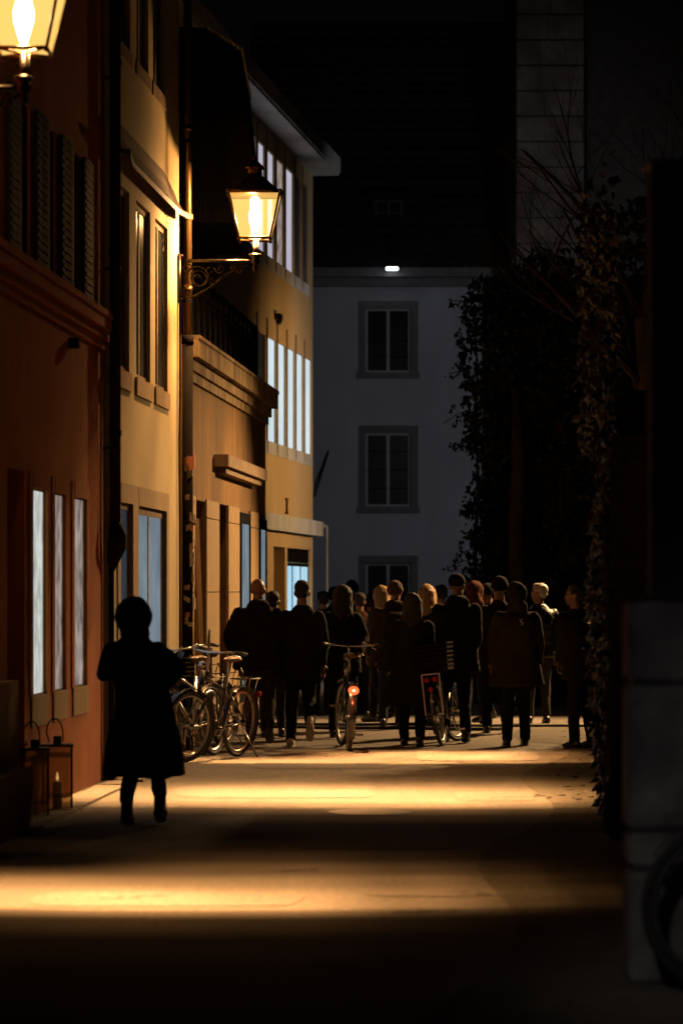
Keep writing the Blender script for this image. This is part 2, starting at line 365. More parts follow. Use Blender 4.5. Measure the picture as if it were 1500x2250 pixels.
for a, b in ((34, 66), (96, 122), (150, 172)):
    fr = window(F1, o1, Yo(a), Yo(b), uz0, uz1, M_glassd, M_dark, 1, 3)
    for y0, y1 in ((Yo(a)-.5, Yo(a)-.03), (Yo(b)+.03, Yo(b)+.5)):
        sb = B(); F1.box(sb, y0, y1, uz0, uz1, .02, .05)
        n = int((uz1-uz0)/.06)
        for k in range(n): F1.box(sb, y0+.05, y1-.05, uz0+.04+k*.06, uz0+.07+k*.06, .05, .056)
        obj('shutter', sb, M_shut, o1, world=True)
cz = F1.z(225, 715)
bm = B()
for y0, y1, z0, z1, dd in ((12, 24.78, cz-.05, cz+.05, .075), (12, 24.79, cz+.05, cz+.10, .09), (12, 24.77, cz-.13, cz-.05, .045), (12, 24.76, cz-.2, cz-.13, .02)): F1.box(bm, y0, y1, z0, z1, -.02, dd)
obj('cornice', bm, M_orange, o1, world=True)
bm = B(); F1.box(bm, 12, Yo(12), .42, 1.0, -.02, .09); F1.box(bm, 12, Yo(8), 0, .42, .05, .2); obj('plinth', bm, M_sandd, o1, world=True)
bm = B(); F1.box(bm, Yo(152)-.04, Yo(152)+.04, F1.z(152, 765), F1.z(152, 742), 0, .08); obj('vent', bm, M_dark, o1, world=True)

# ------------------------------------------------------------ downpipes
def downpipe(name, fc, Y, r, z0, z1, d, m, label, elbow=None, stickers=0, collars=(), lower=0):
    r0 = empty(name, fc.p(Y, 0, d), label, 'drainpipe')
    bm = B(); p = fc.p(Y, 0, d)
    zm = max(z0, lower); tube(bm, [(p.x, p.y, zm), (p.x, p.y, (zm+z1)/2), (p.x, p.y, z1)], r, 16)
    for z in collars: tube(bm, [(p.x, p.y, z), (p.x, p.y, z+.05)], r*1.15, 16)
    obj('pipe', bm, m, r0, True, world=True)
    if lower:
        lb = B(); tube(lb, [(p.x, p.y, z0), (p.x, p.y, lower*.5), (p.x, p.y, lower)], r+.012, 16); tube(lb, [(p.x, p.y, lower-.08), (p.x, p.y, lower+.01)], r+.02, 16); obj('lower_pipe', lb, M_pipe, r0, True, world=True)  # wider lower pipe; its dark material stands in for the shade on it
    for z in collars:
        bb = B(); q = fc.p(Y, z-.1, d); q0 = fc.p(Y, z-.1, -.02); tube(bb, [q0, q], .012, 6); tube(bb, [(p.x, p.y, z-.115), (p.x, p.y, z-.085)], r*1.08, 16)
        obj('bracket', bb, M_iron, r0, world=True)
    if elbow:
        eb = B(); pts = [Vector((p.x, p.y, elbow)), Vector((p.x+.02, p.y-.02, elbow-.12)), Vector((p.x+.015, p.y-.02, elbow-.2)), Vector((p.x-.02, p.y+.02, elbow-.32)), Vector((p.x-.03, p.y+.03, elbow-.4))]
        tube(eb, pts, r, 14, True, [r*1.1, r*1.7, r*1.75, r*1.1, r*.5]); obj('elbow', eb, m, r0, True, world=True)
        tb = B(); tube(tb, [Vector((p.x-.035, p.y+.03, elbow-.36)), Vector((p.x-.035, p.y+.03, 0))], r*.55, 10); obj('lower_pipe', tb, m, r0, True, world=True)
    for k in range(stickers):
        z = random.uniform(z0+.6, z0+2.9); a0 = random.uniform(-2.3, -.2); da = random.uniform(.5, 1.1); h = random.uniform(.04, .14)
        sb = B(); n = 6; tl = random.uniform(-.04, .04); q = []
        rr = r+(.012 if lower else 0)+.002+.0008*k
        for i in range(n+1):
            a = a0+da*i/n; q.append([sb.verts.new((p.x+rr*math.cos(a), p.y+rr*math.sin(a), z+zz+tl*i/n)) for zz in (0, h)])
        for u, v in zip(q, q[1:]): sb.faces.new((u[0], v[0], v[1], u[1]))
        obj('sticker', sb, M_stick[random.choice((0, 0, 1, 2, 2))], r0, world=True)
    return r0
F2 = Facade(-1.609-.0707*29.3, .0707)
downpipe('drainpipe', F1, 24.72, .046, F1.z(235, 1150), 9.4, .10, M_pipe, 'dark drainpipe ending in a fat elbow between orange and yellow houses', elbow=F1.z(235, 1150), collars=(2.9, 4.4, 6))
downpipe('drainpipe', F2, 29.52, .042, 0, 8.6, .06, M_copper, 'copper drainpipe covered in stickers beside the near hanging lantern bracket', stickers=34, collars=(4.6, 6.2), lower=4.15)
bm = B(); p0 = F2.p(29.18, 0, .02)
tube(bm, [(p0.x, p0.y, .3), (p0.x+.004, p0.y, 1.8), (p0.x-.003, p0.y, 3.1), (p0.x+.008, p0.y, 3.6), (p0.x, p0.y, 4.6)], .009, 6)
tag(obj('cable', bm, M_pipe), 'thin dark cable running up the end of the yellow house wall', 'cable')

# ------------------------------------------------------------ yellow house
o2 = empty('yellow_house', F2.p(27, 0), 'pale yellow rendered house with three tall upper windows under a small flared canopy', 'house')
Y2 = F2.Y; holes = []
uz1, uz0 = F2.z(354, 490), F2.z(354, 857)
ups = [(247, 284), (299, 330), (341, 368)]
for a, b in ups: holes.append((Y2(a), Y2(b), uz0, uz1))
lz1 = F2.z(335, 1118); lz0 = .75
holes.append((Y2(263), Y2(290), lz0, lz1)); holes.append((Y2(302), Y2(364), lz0, lz1))
tz0 = F2.z(355, 205)+.0; tz1 = tz0+1.7
for a, b in ((250, 286), (300, 326), (336, 362)): holes.append((Y2(a), Y2(b), tz0, tz1))
bm = B(); F2.wall(bm, 24.82, 29.3, 0, 9.3, holes); obj('wall', bm, M_yellow, o2, world=True)
for a, b in ups: window(F2, o2, Y2(a), Y2(b), uz0, uz1, M_glassb, M_sandd, 1, 0, d=-.035, sill=M_sand, sill_h=.16, surround=None)
window(F2, o2, Y2(263), Y2(290), lz0, lz1, M_win_ngt, M_sandd, 0, 0, d=-.03, sill=M_sand, surround=M_sand, sw=.17)
window(F2, o2, Y2(302), Y2(364), lz0, lz1, M_win_dim, M_sandd, 1, 0, d=-.03, sill=M_sand, surround=M_sand, sw=.17, fw=.07)
for a, b in ((250, 286), (300, 326), (336, 362)): window(F2, o2, Y2(a), Y2(b), tz0, tz1, M_glassd, M_sandd, 1, 2, d=-.03, sill=M_sandd, sill_h=.12, sill_name='x')
def pent(root, fc, y0, y1, z, depth, rise, m):    # flared canopy over the upper windows, both ends swept out to a point
    bm = B(); n = 24; prof = [(0, rise), (.25, rise*.55), (.6, rise*.2), (1, 0)]; rows = []
    for i in range(n+1):
        y = y0+(y1-y0)*i/n; e = max(0, (i/n-.82)/.18, (.12-i/n)/.12); row = []
        for q, h in prof: row.append((y+e*q*.14, z+h*(1-.3*e)-.0*e+(.05*e*e if q == 1 else 0), depth*q*(1+.25*e)))
        rows.append(row)
    def mk(dz):
        return [[bm.verts.new(fc.p(a, b+dz, c)) for a, b, c in row] for row in rows]
    T, U = mk(0), mk(-.05)
    for G, fl in ((T, 0), (U, 1)):
        for a, b in zip(G, G[1:]):
            for k in range(3):
                f = (a[k], a[k+1], b[k+1], b[k]); bm.faces.new(f if not fl else f[::-1])
    for a, b, c, d in zip(T, T[1:], U, U[1:]): bm.faces.new((a[3], c[3], d[3], b[3]))
    for G, H in ((T[0], U[0]), (T[-1], U[-1])):
        for k in range(3): bm.faces.new((G[k], G[k+1], H[k+1], H[k]))
    c = obj('canopy', bm, m, root, world=True)
pent(o2, F2, Y2(240), Y2(384), F2.z(384, 478), .13, .34, mat('weathered_copper', (.07, .04, .022), .6, .3, var=.4, scale=10))
bm = B(); F2.box(bm, 24.82, 29.3, 0, .3, -.02, .04); obj('plinth', bm, M_sand, o2, world=True)

# narrow paved strip at the foot of the houses
bm = B()
for fc, y0, y1 in ((F1, 19.6, 24.8), (F2, 24.83, 29.3)):
    y = y0
    while y < y1-.1:
        e = min(y+.42, y1); fc.box(bm, y+.008, e-.008, -.02, .022+random.uniform(-.004, .004), .0, .26); y = e
obj('kerb_strip', bm, mat('kerb_stone', (.2, .17, .14), .9, var=.3, scale=8, bump=.6, bscale=50))['kind'] = 'structure'

# ------------------------------------------------------------ brown stucco building with terrace
F3 = Facade(-1.609-.073*29.3, .073); Y3 = F3.Y
o3 = empty('stucco_building', F3.p(34, 0), 'low brown stucco building with jutting stone cornice and railed roof terrace', 'building')
cz = F3.z(583, 892); y30, y31 = 29.75, 38.0
hs = [(Y3(428), Y3(450), 0, F3.z(440, 1100)), (Y3(479), Y3(498), 0, F3.z(488, 1108)), (Y3(524), Y3(546), .3, F3.z(535, 1128)), (Y3(566), Y3(582), .3, F3.z(575, 1142))]
hs = [(a, min(b, 37.9), c, d) for a, b, c, d in hs]
bm = B(); F3.wall(bm, y30, y31, 0, cz, hs); obj('wall', bm, M_brown, o3, world=True)
def door(fc, root, h, m):
    bm = B(); fc.box(bm, h[0], h[1], h[2], h[3], -.2, -.15)
    for k in range(3): fc.box(bm, h[0]+.1, h[1]-.1, h[2]+.15+k*.8, h[2]+.8+k*.8, -.15, -.135)
    d = obj('door', bm, m, root, world=True)
    hb = B(); q = fc.p(h[0]+.1, h[2]+1.0, -.13); tube(hb, [q, fc.p(h[0]+.1, h[2]+1.0, -.08), fc.p(h[0]+.22, h[2]+1.0, -.08)], .012, 8); obj('handle', hb, M_iron, d, world=True)
door(F3, o3, hs[0], M_glassb); door(F3, o3, hs[1], M_shut)
for h in hs[2:]: window(F3, o3, h[0], h[1], h[2], h[3], M_win_dim, M_dark, 0, 0, d=.03, fw=.13)
bm = B()
for y0, y1, z0, z1, dd in ((y30, y31+.25, cz-.02, cz+.16, .14), (y30, y31+.22, cz+.162, cz+.2, .155), (y30, y31+.1, cz-.14, cz-.022, .07), (y30, y31+.05, cz-.24, cz-.142, .035)): F3.box(bm, y0, y1, z0, z1, -.2 if dd > .1 else .001, dd)
obj('cornice', bm, mat('mossy_cornice', (.36, .25, .12), .95, var=.45, scale=9, bump=.5, bscale=40, stretch=(1, 1, .4), var2=(.14, .09, .045), s2=2.6), o3, world=True)
# ashlar facing between the ground floor openings, a joint every 0.62 m
edges = [(y30, hs[0][0]-.05), (hs[0][1]+.02, hs[1][0]-.03), (hs[1][1]+.03, hs[2][0]-.06), (hs[2][1]+.06, hs[3][0]-.06)]
for a, b in edges:
    bm = B(); z = .02
    while z < 2.5:
        F3.box(bm, a, b, z, min(z+.78, 2.58), .001, .02); z += .79
    obj('pilaster', bm, M_sand, o3, world=True)
ly, lz = Y3(520), F3.z(530, 1035)
bm = B(); F3.box(bm, Y3(470), Y3(558), lz-.06, lz+.07, .001, .16); F3.box(bm, Y3(470)+.2, Y3(558)-.2, lz-.13, lz-.062, .001, .11); obj('ledge', bm, M_sandd, o3, world=True)
tz = cz+.2; yr = Y3(561)
bm = B(); rl = .66
for k in range(int((yr-y30)/.5)+1): F3.box(bm, y30+.02+k*.5, y30+.06+k*.5, tz, tz+rl, -.02, .01)
F3.box(bm, y30, yr, tz+rl, tz+rl+.04, -.03, .03); F3.box(bm, y30, yr, tz+rl-.13, tz+rl-.10, -.02, .01); F3.box(bm, yr-.03, yr+.03, tz, tz+rl+.04, -.03, .03)
obj('railing', bm, M_dark, o3, world=True)
bm = B(); F3.box(bm, y30, yr-.04, tz+.02, tz+rl-.14, -.035, -.025); F3.box(bm, yr-.02, yr-.01, tz, tz+rl-.1, -4, -.04); obj('railing_panel', bm, M_dark, o3, world=True)
bm = B(); q = F3.p(30.6, 0, .18); q2 = F3.p(30.52, 0, .03)
a, b = W(441, 1400, 30.35), W(428, 1190, 30.5)
v = []
tube(bm, [Vector((a.x+.02, a.y, .0)), Vector((b.x, b.y, 2.35))], .045, 4); tag(obj('plank', bm, M_sand), 'pale wooden plank leaning against the stucco wall beside the copper drainpipe', 'plank')

# dark timber-clad upper bay with steep roof, above the terrace
zb_, zt_ = ZP(487, 30.6), ZP(112, 30.6)
o3b = empty('timber_bay', (XP(450, 31), 31, zb_), 'dark timber clad upper storey with steep tiled roof, jutting above the terrace', 'bay')
bm = B(); x0, x1, xt = XP(386, 30.6), XP(508, 30.6), XP(530, 30.6)
loftv = []
for y in (30.6, 33.6):
    loftv.append([bm.verts.new(c) for c in ((x0-3, y, zb_), (x1, y, zb_), (XP(554, 30.6), y, ZP(352, 30.6)), (xt, y, zt_), (XP(455, 30.6), y, ZP(60, 30.6)), (x0-3, y, ZP(40, 30.6)))])
bm.faces.new(loftv[0]); bm.faces.new(loftv[1][::-1])
for k in range(6): bm.faces.new((loftv[0][k], loftv[1][k], loftv[1][(k+1) % 6], loftv[0][(k+1) % 6]))
for k in range(18):
    x = x0+.02+k*.045
    if x < x1-.02: box(bm, x, x+.012, 30.588, 30.6, zb_, zt_-.2)
obj('cladding', bm, M_dark, o3b, world=True)
bm = B()
A, C = Vector((XP(455, 30.6), 30.5, ZP(60, 30.6))), Vector((xt+.03, 30.5, zt_))
for k in range(9):
    c = A.lerp(C, (k+.5)/9); d = (C-A).normalized()
    tube(bm, [c-d*.02, c+d*.022], .016, 8)
    tube(bm, [c+Vector((0, 0, -.01)), c+Vector((0, 3, -.01))], .014, 6)
obj('ridge_tiles', bm, M_pale, o3b, world=True)
bm = B(); box(bm, XP(418, 38.6), XP(467, 38.6), 38.6, 40.2, 0, ZP(400, 38.6)); box(bm, -6, XP(417, 38.6)-.002, 38.7, 40.2, 0, 8)
tag(obj('rear_wing', bm, M_brown), 'plain brown wall behind the roof terrace railing', 'building')

# ------------------------------------------------------------ modern ochre building
F4 = Facade(-.504-.1308*52, .1308); Y4 = F4.Y
o4 = empty('ochre_building', F4.p(47, 0), 'modern ochre building with rows of narrow lit windows and a wide pale eave', 'building')
ez = F4.z(687, 381); r1t, r1b = F4.z(635, 372), F4.z(635, 596); r2t, r2b = F4.z(678, 788), F4.z(678, 998)
p1 = [(475, 490), (497, 508), (515, 525), (532, 544), (548, 562), (566, 581), (588, 602), (608, 623), (628, 644), (648, 661), (665, 677)]
m1 = [M_win_lav]*9+[M_glassb]*2; m1[7] = M_win_grey
p2 = [(546, 560), (566, 583), (588, 606), (610, 627), (631, 647), (650, 666), (669, 684)]
m2 = [M_glassb, M_glassb]+[M_win_blue]*5
ct, cb = F4.z(645, 1141), F4.z(645, 1172)
hs4 = [(Y4(a), Y4(b), r1b, r1t) for a, b in p1]+[(Y4(a), Y4(b), r2b, r2t) for a, b in p2]
sh = [(Y4(601), Y4(626), 0, cb-.25), (Y4(631), Y4(684), .35, cb-.25)]
bm = B(); F4.wall(bm, 38.9, 52, 0, ez, hs4+sh, depth=.3, body=6); obj('wall', bm, M_ochre, o4, world=True)
for (a, b), m in zip(p1, m1): window(F4, o4, Y4(a), Y4(b), r1b, r1t, m, M_sandd, 0, 0, d=-.015, fw=.01, sill=M_pale, sill_h=.2, sill_name='x')
for (a, b), m in zip(p2, m2): window(F4, o4, Y4(a), Y4(b), r2b, r2t, m, M_sandd, 0, 0, d=-.015, fw=.01, sill=M_pale, sill_h=.2, sill_name='x')
for row, lo, hi in ((p1, r1b, r1t), (p2, r2b, r2t)):
    for (a, b), (c, d) in zip(row, row[1:]):
        ym = (Y4(b)+Y4(c))/2; fb = B(); F4.box(fb, ym-.022, ym+.022, lo-.15, hi+.28, .001, .022); obj('fin', fb, M_sandd, o4, world=True)
bm = B(); F4.box(bm, 37, 52.3, ez, ez+.04, -6, .42); F4.box(bm, 37, 52.32, ez+.042, ez+.31, -6, .45); obj('eave', bm, M_pale, o4, world=True)
bm = B(); F4.box(bm, 39, 52.5, cb, ct+.02, .001, .12); obj('canopy', bm, M_pale, o4, world=True)
bm = B(); F4.box(bm, sh[0][0], sh[0][1], 0, sh[0][3], -.25, -.2); obj('door', bm, M_sandd, o4, world=True)
yy0, yy1 = sh[1][0], sh[1][1]
fr = window(F4, o4, yy0, yy1, .35, F4.z(655, 1238), M_shopbl, M_dark, 2, 0, d=-.05, fw=.05)
bm = B(); F4.box(bm, yy0, yy1, F4.z(655, 1238)+.02, sh[1][3], -.08, -.05); obj('fascia', bm, M_dark, o4, world=True)
bm = B(); q = F4.z(628, 1112); Yq = Y4(628); F4.box(bm, Yq-.02, Yq+.02, q-.1, q+.1, .001, .03); F4.box(bm, Yq-.12, Yq+.12, q+.1, q+.13, .001, .03); F4.box(bm, Yq-.12, Yq+.12, q-.13, q-.1, .001, .03); obj('wall_anchor', bm, M_iron, o4, world=True)
bm = B(); q = F4.z(605, 698); Yq = Y4(605); F4.box(bm, Yq-.12, Yq+.12, q-.03, q+.06, .001, .1); ell(bm, F4.p(Yq, q-.06, .06), (.05, .05, .05)); obj('alarm_box', bm, M_iron, o4, world=True)
bm = B(); q = W(718, 1160, 53.2); tube(bm, [(q.x, q.y, 0), (q.x, q.y, ZP(1158, 53.2)), ], .022, 10)
tube(bm, [(q.x, q.y, ZP(1158, 53.2)), (q.x-.25, q.y-.1, ZP(1150, 53.2))], .03, 8)
tag(obj('drainpipe', bm, M_whitewood), 'thin white drainpipe at the far corner of the ochre building', 'drainpipe')

# ------------------------------------------------------------ pale house closing the street
YF = 60.0
class Front:      # wall facing the camera
    def __init__(s, Y): s.Yd = Y
    def p(s, x, z, d=0): return Vector((x, s.Yd-d, z))
    box = Facade.box; wall = Facade.wall
F5 = Front(YF)
o5 = empty('pale_house', (1.3, YF, 0), 'unlit pale plastered house closing the end of the street', 'house')
X5 = lambda px: XP(px, YF); Z5 = lambda py: ZP(py, YF)
wx0, wx1 = X5(803), X5(902); rows = [(818, 677), (1113, 951), (1430, 1237)]
hs = [(wx0, wx1, Z5(a), Z5(b)) for a, b in rows]
off = X5(903+240)-X5(903)
hs += [(wx0+off*1.3, wx1+off*1.3, Z5(a), Z5(b)) for a, b in rows]
bm = B(); F5.wall(bm, X5(560), X5(1500), 0, Z5(630), hs, depth=.25, body=7); obj('wall', bm, M_bluewall, o5, world=True)
for h in hs:
    f = window(F5, o5, *h, M_glassd, M_whitewood, 1, 3, d=-.1, fw=.045, surround=M_trimgrey, sw=.15)
    sb = B(); F5.box(sb, h[0]-.18, h[1]+.18, h[2]-.13, h[2], -.05, .06); obj('sill', sb, M_trimgrey, f, world=True)
bm = B(); F5.box(bm, X5(560), X5(1500), Z5(630), Z5(612), -1, .2); F5.box(bm, X5(560), X5(1500), Z5(612)+.002, Z5(592), -1, .42); obj('cornice', bm, M_trimgrey, o5, world=True)
bm = B()   # steep roof, tile courses as steps
n = 26; zr0 = Z5(592)+.002
for k in range(n):
    y0 = YF-.45+k*.16; box(bm, X5(540), X5(1500), y0, YF+6, zr0+k*.22, zr0+(k+1)*.22-.003)
rf = obj('roof', bm, M_roof, o5, world=True)
bm = B(); dx0, dx1 = X5(826), X5(882); dy = YF+.3
box(bm, dx0-.1, dx1+.1, dy, dy+3, Z5(530), Z5(430)); box(bm, dx0-.2, dx1+.2, dy-.1, dy+3.2, Z5(430)+.002, Z5(418))
dm = obj('dormer', bm, M_roof, rf, world=True)
bm = B(); box(bm, dx0, dx1, dy-.05, dy-.02, Z5(512), Z5(440)); obj('dormer_pane', bm, M_glassd, rf, world=True)
bm = B()
for x in (dx0, (dx0+dx1)/2, dx1): box(bm, x-.025, x+.025, dy-.08, dy-.052, Z5(514), Z5(438))
for z in (Z5(514), Z5(490), Z5(463), Z5(438)): box(bm, dx0-.03, dx1+.03, dy-.084, dy-.0545, z-.015, z+.015)
obj('dormer_frame', bm, mat('dull_wood', (.06, .055, .05), .7), rf, world=True)
fl = empty('floodlight', W(861, 590, YF-.5), 'small white floodlight glowing at the eaves of the pale house', 'floodlight')
bm = B(); q = W(861, 590, YF-.5); box(bm, q.x-.14, q.x+.14, q.y-.03, q.y+.1, q.z-.03, q.z+.09, .01); tube(bm, [(q.x, q.y+.1, q.z+.03), (q.x, q.y+.1, q.z+.5)], .02); obj('housing', bm, M_iron, fl, world=True)
bm = B(); box(bm, q.x-.12, q.x+.12, q.y-.06, q.y-.032, q.z-.035, q.z+.03, .012); obj('lens', bm, M_led, fl, world=True)
lamp('POINT', 'floodlight_glow', (q.x, q.y-.3, q.z-.1), .35, (.8, .9, 1), .05)
bm = B(); tube(bm, [W(690, 1092, YF-.25), W(722, 990, YF-.05)], .02, 6); tag(obj('cable', bm, M_iron), 'thin dark rod drawn as a slanting shadow line on the pale house', 'cable')  # shadow line on the wall, modelled as a thin dark rod

# ------------------------------------------------------------ stone tower
YT = 56.0
o6 = empty('stone_tower', (XP(1210, YT), YT, 0), 'tall grey ashlar tower rising behind the ivy on the right', 'tower')
tx0, tx1 = XP(1134, YT), XP(1283, YT); ch = 56*YT/F; z = 0
blk = B(); jn = B(); box(jn, tx0+.03, tx1+2.0, YT+.03, YT+5, 0, 16); k = 0
while z < 15.5:
    cuts = [tx0]; x = tx0+random.uniform(.35, .8)
    while x < tx1-.3: cuts.append(x); x += random.uniform(.5, .95)
    cuts.append(tx1)
    for a, b in zip(cuts, cuts[1:]): box(blk, a+.006, b-.006, YT+random.uniform(-.015, .0), YT+.3, z+.015, z+ch-.015, .012)
    box(blk, tx1+.05, tx1+1.6, YT+.35, YT+.6, z+.015, z+ch-.015, .012)
    z += ch; k += 1
obj('ashlar', blk, M_tower, o6, world=True); obj('core', jn, mat('tower_mortar', (.05, .043, .036), .95), o6, world=True)
bm = B(); tube(bm, [(tx1+.02, YT-.05, 0), (tx1+.02, YT-.05, 15.5)], .03, 8); obj('corner_line', bm, M_iron, o6, world=True)  # dark rod drawn down the tower's corner edge

# ------------------------------------------------------------ foliage helpers
def leaves(bm, pts, s0, s1, nrm=None, droop=.6):
    for p in pts:
        s = random.uniform(s0, s1)
        d = Vector((random.gauss(0, .5), random.gauss(0, .5), -droop+random.gauss(0, .4))).normalized()
        n = (nrm+Vector((random.gauss(0, .6), random.gauss(0, .6), random.gauss(0, .4)))).normalized() if nrm else Vector((random.gauss(0, 1), random.gauss(0, 1), random.gauss(0, 1))).normalized()
        t = d.cross(n)
        if t.length < .1: continue
        t.normalize(); m = p+d*s*.5
        vs = [bm.verts.new(q) for q in (p, m-t*s*.42-d*s*.2, p+d*s-t*s*.1+n*s*.12, p+d*s*1.15, m+t*s*.42-d*s*.2, m+n*s*.1)]
        bm.faces.new((vs[0], vs[1], vs[5])); bm.faces.new((vs[1], vs[2], vs[5])); bm.faces.new((vs[2], vs[3], vs[5])); bm.faces.new((vs[3], vs[4], vs[5])); bm.faces.new((vs[4], vs[0], vs[5]))
# ivy-clad wall facing the street, set back on the right
YI = 42.5
wl = B(); box(wl, XP(1045, YI)+.1, 8, YI, YI+.5, 0, ZP(610, YI)); tag(obj('garden_wall', wl, M_tower), 'high stone wall almost hidden under dark ivy', 'wall')
iv = empty('ivy', (3, YI, 0), 'huge dark ivy mass with ragged edge covering the high wall on the right', 'ivy')
edge = [(560, 1130), (590, 1060), (630, 1030), (660, 1012), (720, 1005), (780, 1010), (850, 1008), (900, 1020), (960, 1012), (1010, 1035), (1060, 1025), (1110, 1022), (1160, 1030), (1200, 1024), (1260, 1012), (1300, 1000), (1480, 990)]
def edgex(py):
    for (a, b), (c, d) in zip(edge, edge[1:]):
        if a <= py <= c: return b+(d-b)*(py-a)/(c-a)
    return 1130 if py < 560 else 990
def topy(px): return 556+18*math.sin(px*.03)+10*math.sin(px*.11)+max(0, (px-1290))*-1.2
pts = []
while len(pts) < 17000:
    px = random.uniform(985, 1560); py = random.uniform(430, 1500)
    yy = YI-.05-abs(random.gauss(0, .22)); e = edgex(py)+10*noise.noise(Vector((py*.03, 0, 0)))+5*noise.noise(Vector((py*.12, 3, 0)))
    if px < e+random.expovariate(.35) or py < topy(px)+random.expovariate(.2): continue
    if noise.noise(Vector((px*.02, py*.02, 5))) < -.25 and random.random() < .75: continue
    pts.append(W(px, py, yy))
bm = B(); leaves(bm, pts, .05, .12, Vector((-.3, -1, .2)))
tp = []
for (px, py, dx, dy) in ((1012, 662, -28, -6), (1010, 662, -24, 4), (1010, 815, -30, 10), (1015, 800, -16, -8), (1030, 985, -46, -12), (1028, 965, -40, 10), (1022, 1090, -8, 40), (1022, 1150, -14, 60), (1015, 1205, -24, 30), (1012, 1230, -30, 22), (1008, 1270, -20, 16), (1016, 900, -20, 30), (1012, 720, -10, 10), (1015, 880, -24, 16), (1030, 1110, -16, 8)):
    n = 9
    for i in range(n):
        t = i/n; c = W(px+dx*t, py+dy*t+6*math.sin(t*3), YI-.3)
        for k in range(2 if t > .6 or dx < -38 else 1): tp.append(c+Vector((random.gauss(0, .02), random.gauss(0, .05), random.gauss(0, .02))))
leaves(bm, tp, .03, .07, Vector((0, -1, .1)))
obj('foliage', bm, M_leaf, iv, world=True)
bm = B()
for k in range(12):
    px = random.uniform(1045, 1380); pts = [W(px+14*noise.noise(Vector((i*.4, k, 1))), 1560-i*80, YI-.12) for i in range(12)]
    tube(bm, pts, .03, 6, True, [.05-.0035*i for i in range(12)])
for (px, py, dx, dy) in ((1030, 662, -38, -2), (1030, 815, -44, 6), (1050, 985, -50, -8), (1040, 1205, -44, 26), (1035, 900, -60, 30), (1030, 1230, -50, 22)):
    tube(bm, [W(px, py, YI-.25), W(px+dx*.5, py+dy*.3, YI-.3), W(px+dx, py+dy, YI-.32)], .008, 5)
obj('stem', bm, M_trunk, iv, world=True)
bm = B(); q = W(1134, 1290, 41.6)
tube(bm, [(q.x, q.y, 0), (q.x+.02, q.y, 1.4), (q.x-.01, q.y, 2.4), (q.x+.03, q.y, 3.4), (q.x, q.y+.3, 4.5)], .1, 12, True, [.15, .11, .1, .09, .05])
st = empty('ivy_tree', (q.x, q.y, 0), 'bare trunk standing against the ivy wall, faintly lit at its foot', 'tree'); obj('trunk', bm, M_trunk, st, True, world=True)

# near right: wall along the street with ivy
rw = B()
for y0, y1, h in ((19.0, 22.0, 2.6), (22.0, 31.6, 3.1)):
    P = [(RW(y0)+.05, y0), (RW(y1)+.05, y1), (RW(y1)+.45, y1), (RW(y0)+.45, y0)]
    lo = [rw.verts.new((x, y, 0)) for x, y in P]; hi = [rw.verts.new((x, y, h)) for x, y in P]
    rw.faces.new(lo[::-1]); rw.faces.new(hi)
    for k in range(4): rw.faces.new((lo[k], lo[(k+1) % 4], hi[(k+1) % 4], hi[k]))
tag(obj('boundary_wall', rw, mat('dark_wall_stone', (.04, .035, .03), .95, var=.4, scale=6, bump=.8, bscale=20)), 'dark boundary wall running along the right edge of the road', 'wall')  # dark stone colour, tone varied at random
ih = empty('ivy_hedge', (RW(22), 22, 0), 'overgrown hedge of brown and green leaves on the boundary wall', 'hedge')
for nm, m, cnt, sd in (('foliage', M_leaf, 9000, 1), ('autumn_foliage', M_leafb, 700, 2)):
    pts = []
    while len(pts) < cnt:
        y = random.uniform(19.2, 31.8); z = random.uniform(.05, 4.6 if y > 20 else 3.4)
        if noise.noise(Vector((y*.8, z*.9, sd*7))) < (-.15 if sd == 1 else .12): continue
        lean = .10+.14*max(0, math.sin(z*1.1))+(.25 if z > 3 else 0)
        pts.append(Vector((RW(y)+.05-random.uniform(-.12, 1)*lean*(.35+.65*(y-12)/20), y, z)))
    bm = B(); leaves(bm, pts, .04, .09, Vector((-1, -.5, .2))); obj(nm, bm, m, ih, world=True)
bm = B()
for k in range(14):
    y = 19.4+k*.9; tube(bm, [(RW(y)+.03+.03*math.sin(i+k), y+.1*math.sin(i*1.3+k), i*.5) for i in range(7)], .03, 6, True, [.04-.004*i for i in range(7)])
obj('stem', bm, M_trunk, ih, world=True)
# low fallen leaves and tufts at the foot of the wall
bm = B(); pts = []
for k in range(260):
    y = random.uniform(22, 36); c = Vector((RW(y)-abs(random.gauss(0, .3))+.25, y, .008)); a = random.uniform(0, 6.28); q = random.uniform(.02, .045)
    d = Vector((math.cos(a), math.sin(a), 0)); t = Vector((-d.y, d.x, 0))
    vs = [bm.verts.new(p) for p in (c-d*q, c-t*q*.6+Vector((0, 0, .006)), c+d*q*1.2+Vector((0, 0, .004)), c+t*q*.6+Vector((0, 0, .01)))]; bm.faces.new(vs)
tag(obj('fallen_leaves', bm, M_leafb), 'dry leaves scattered along the foot of the boundary wall', 'leaves', kind='stuff')

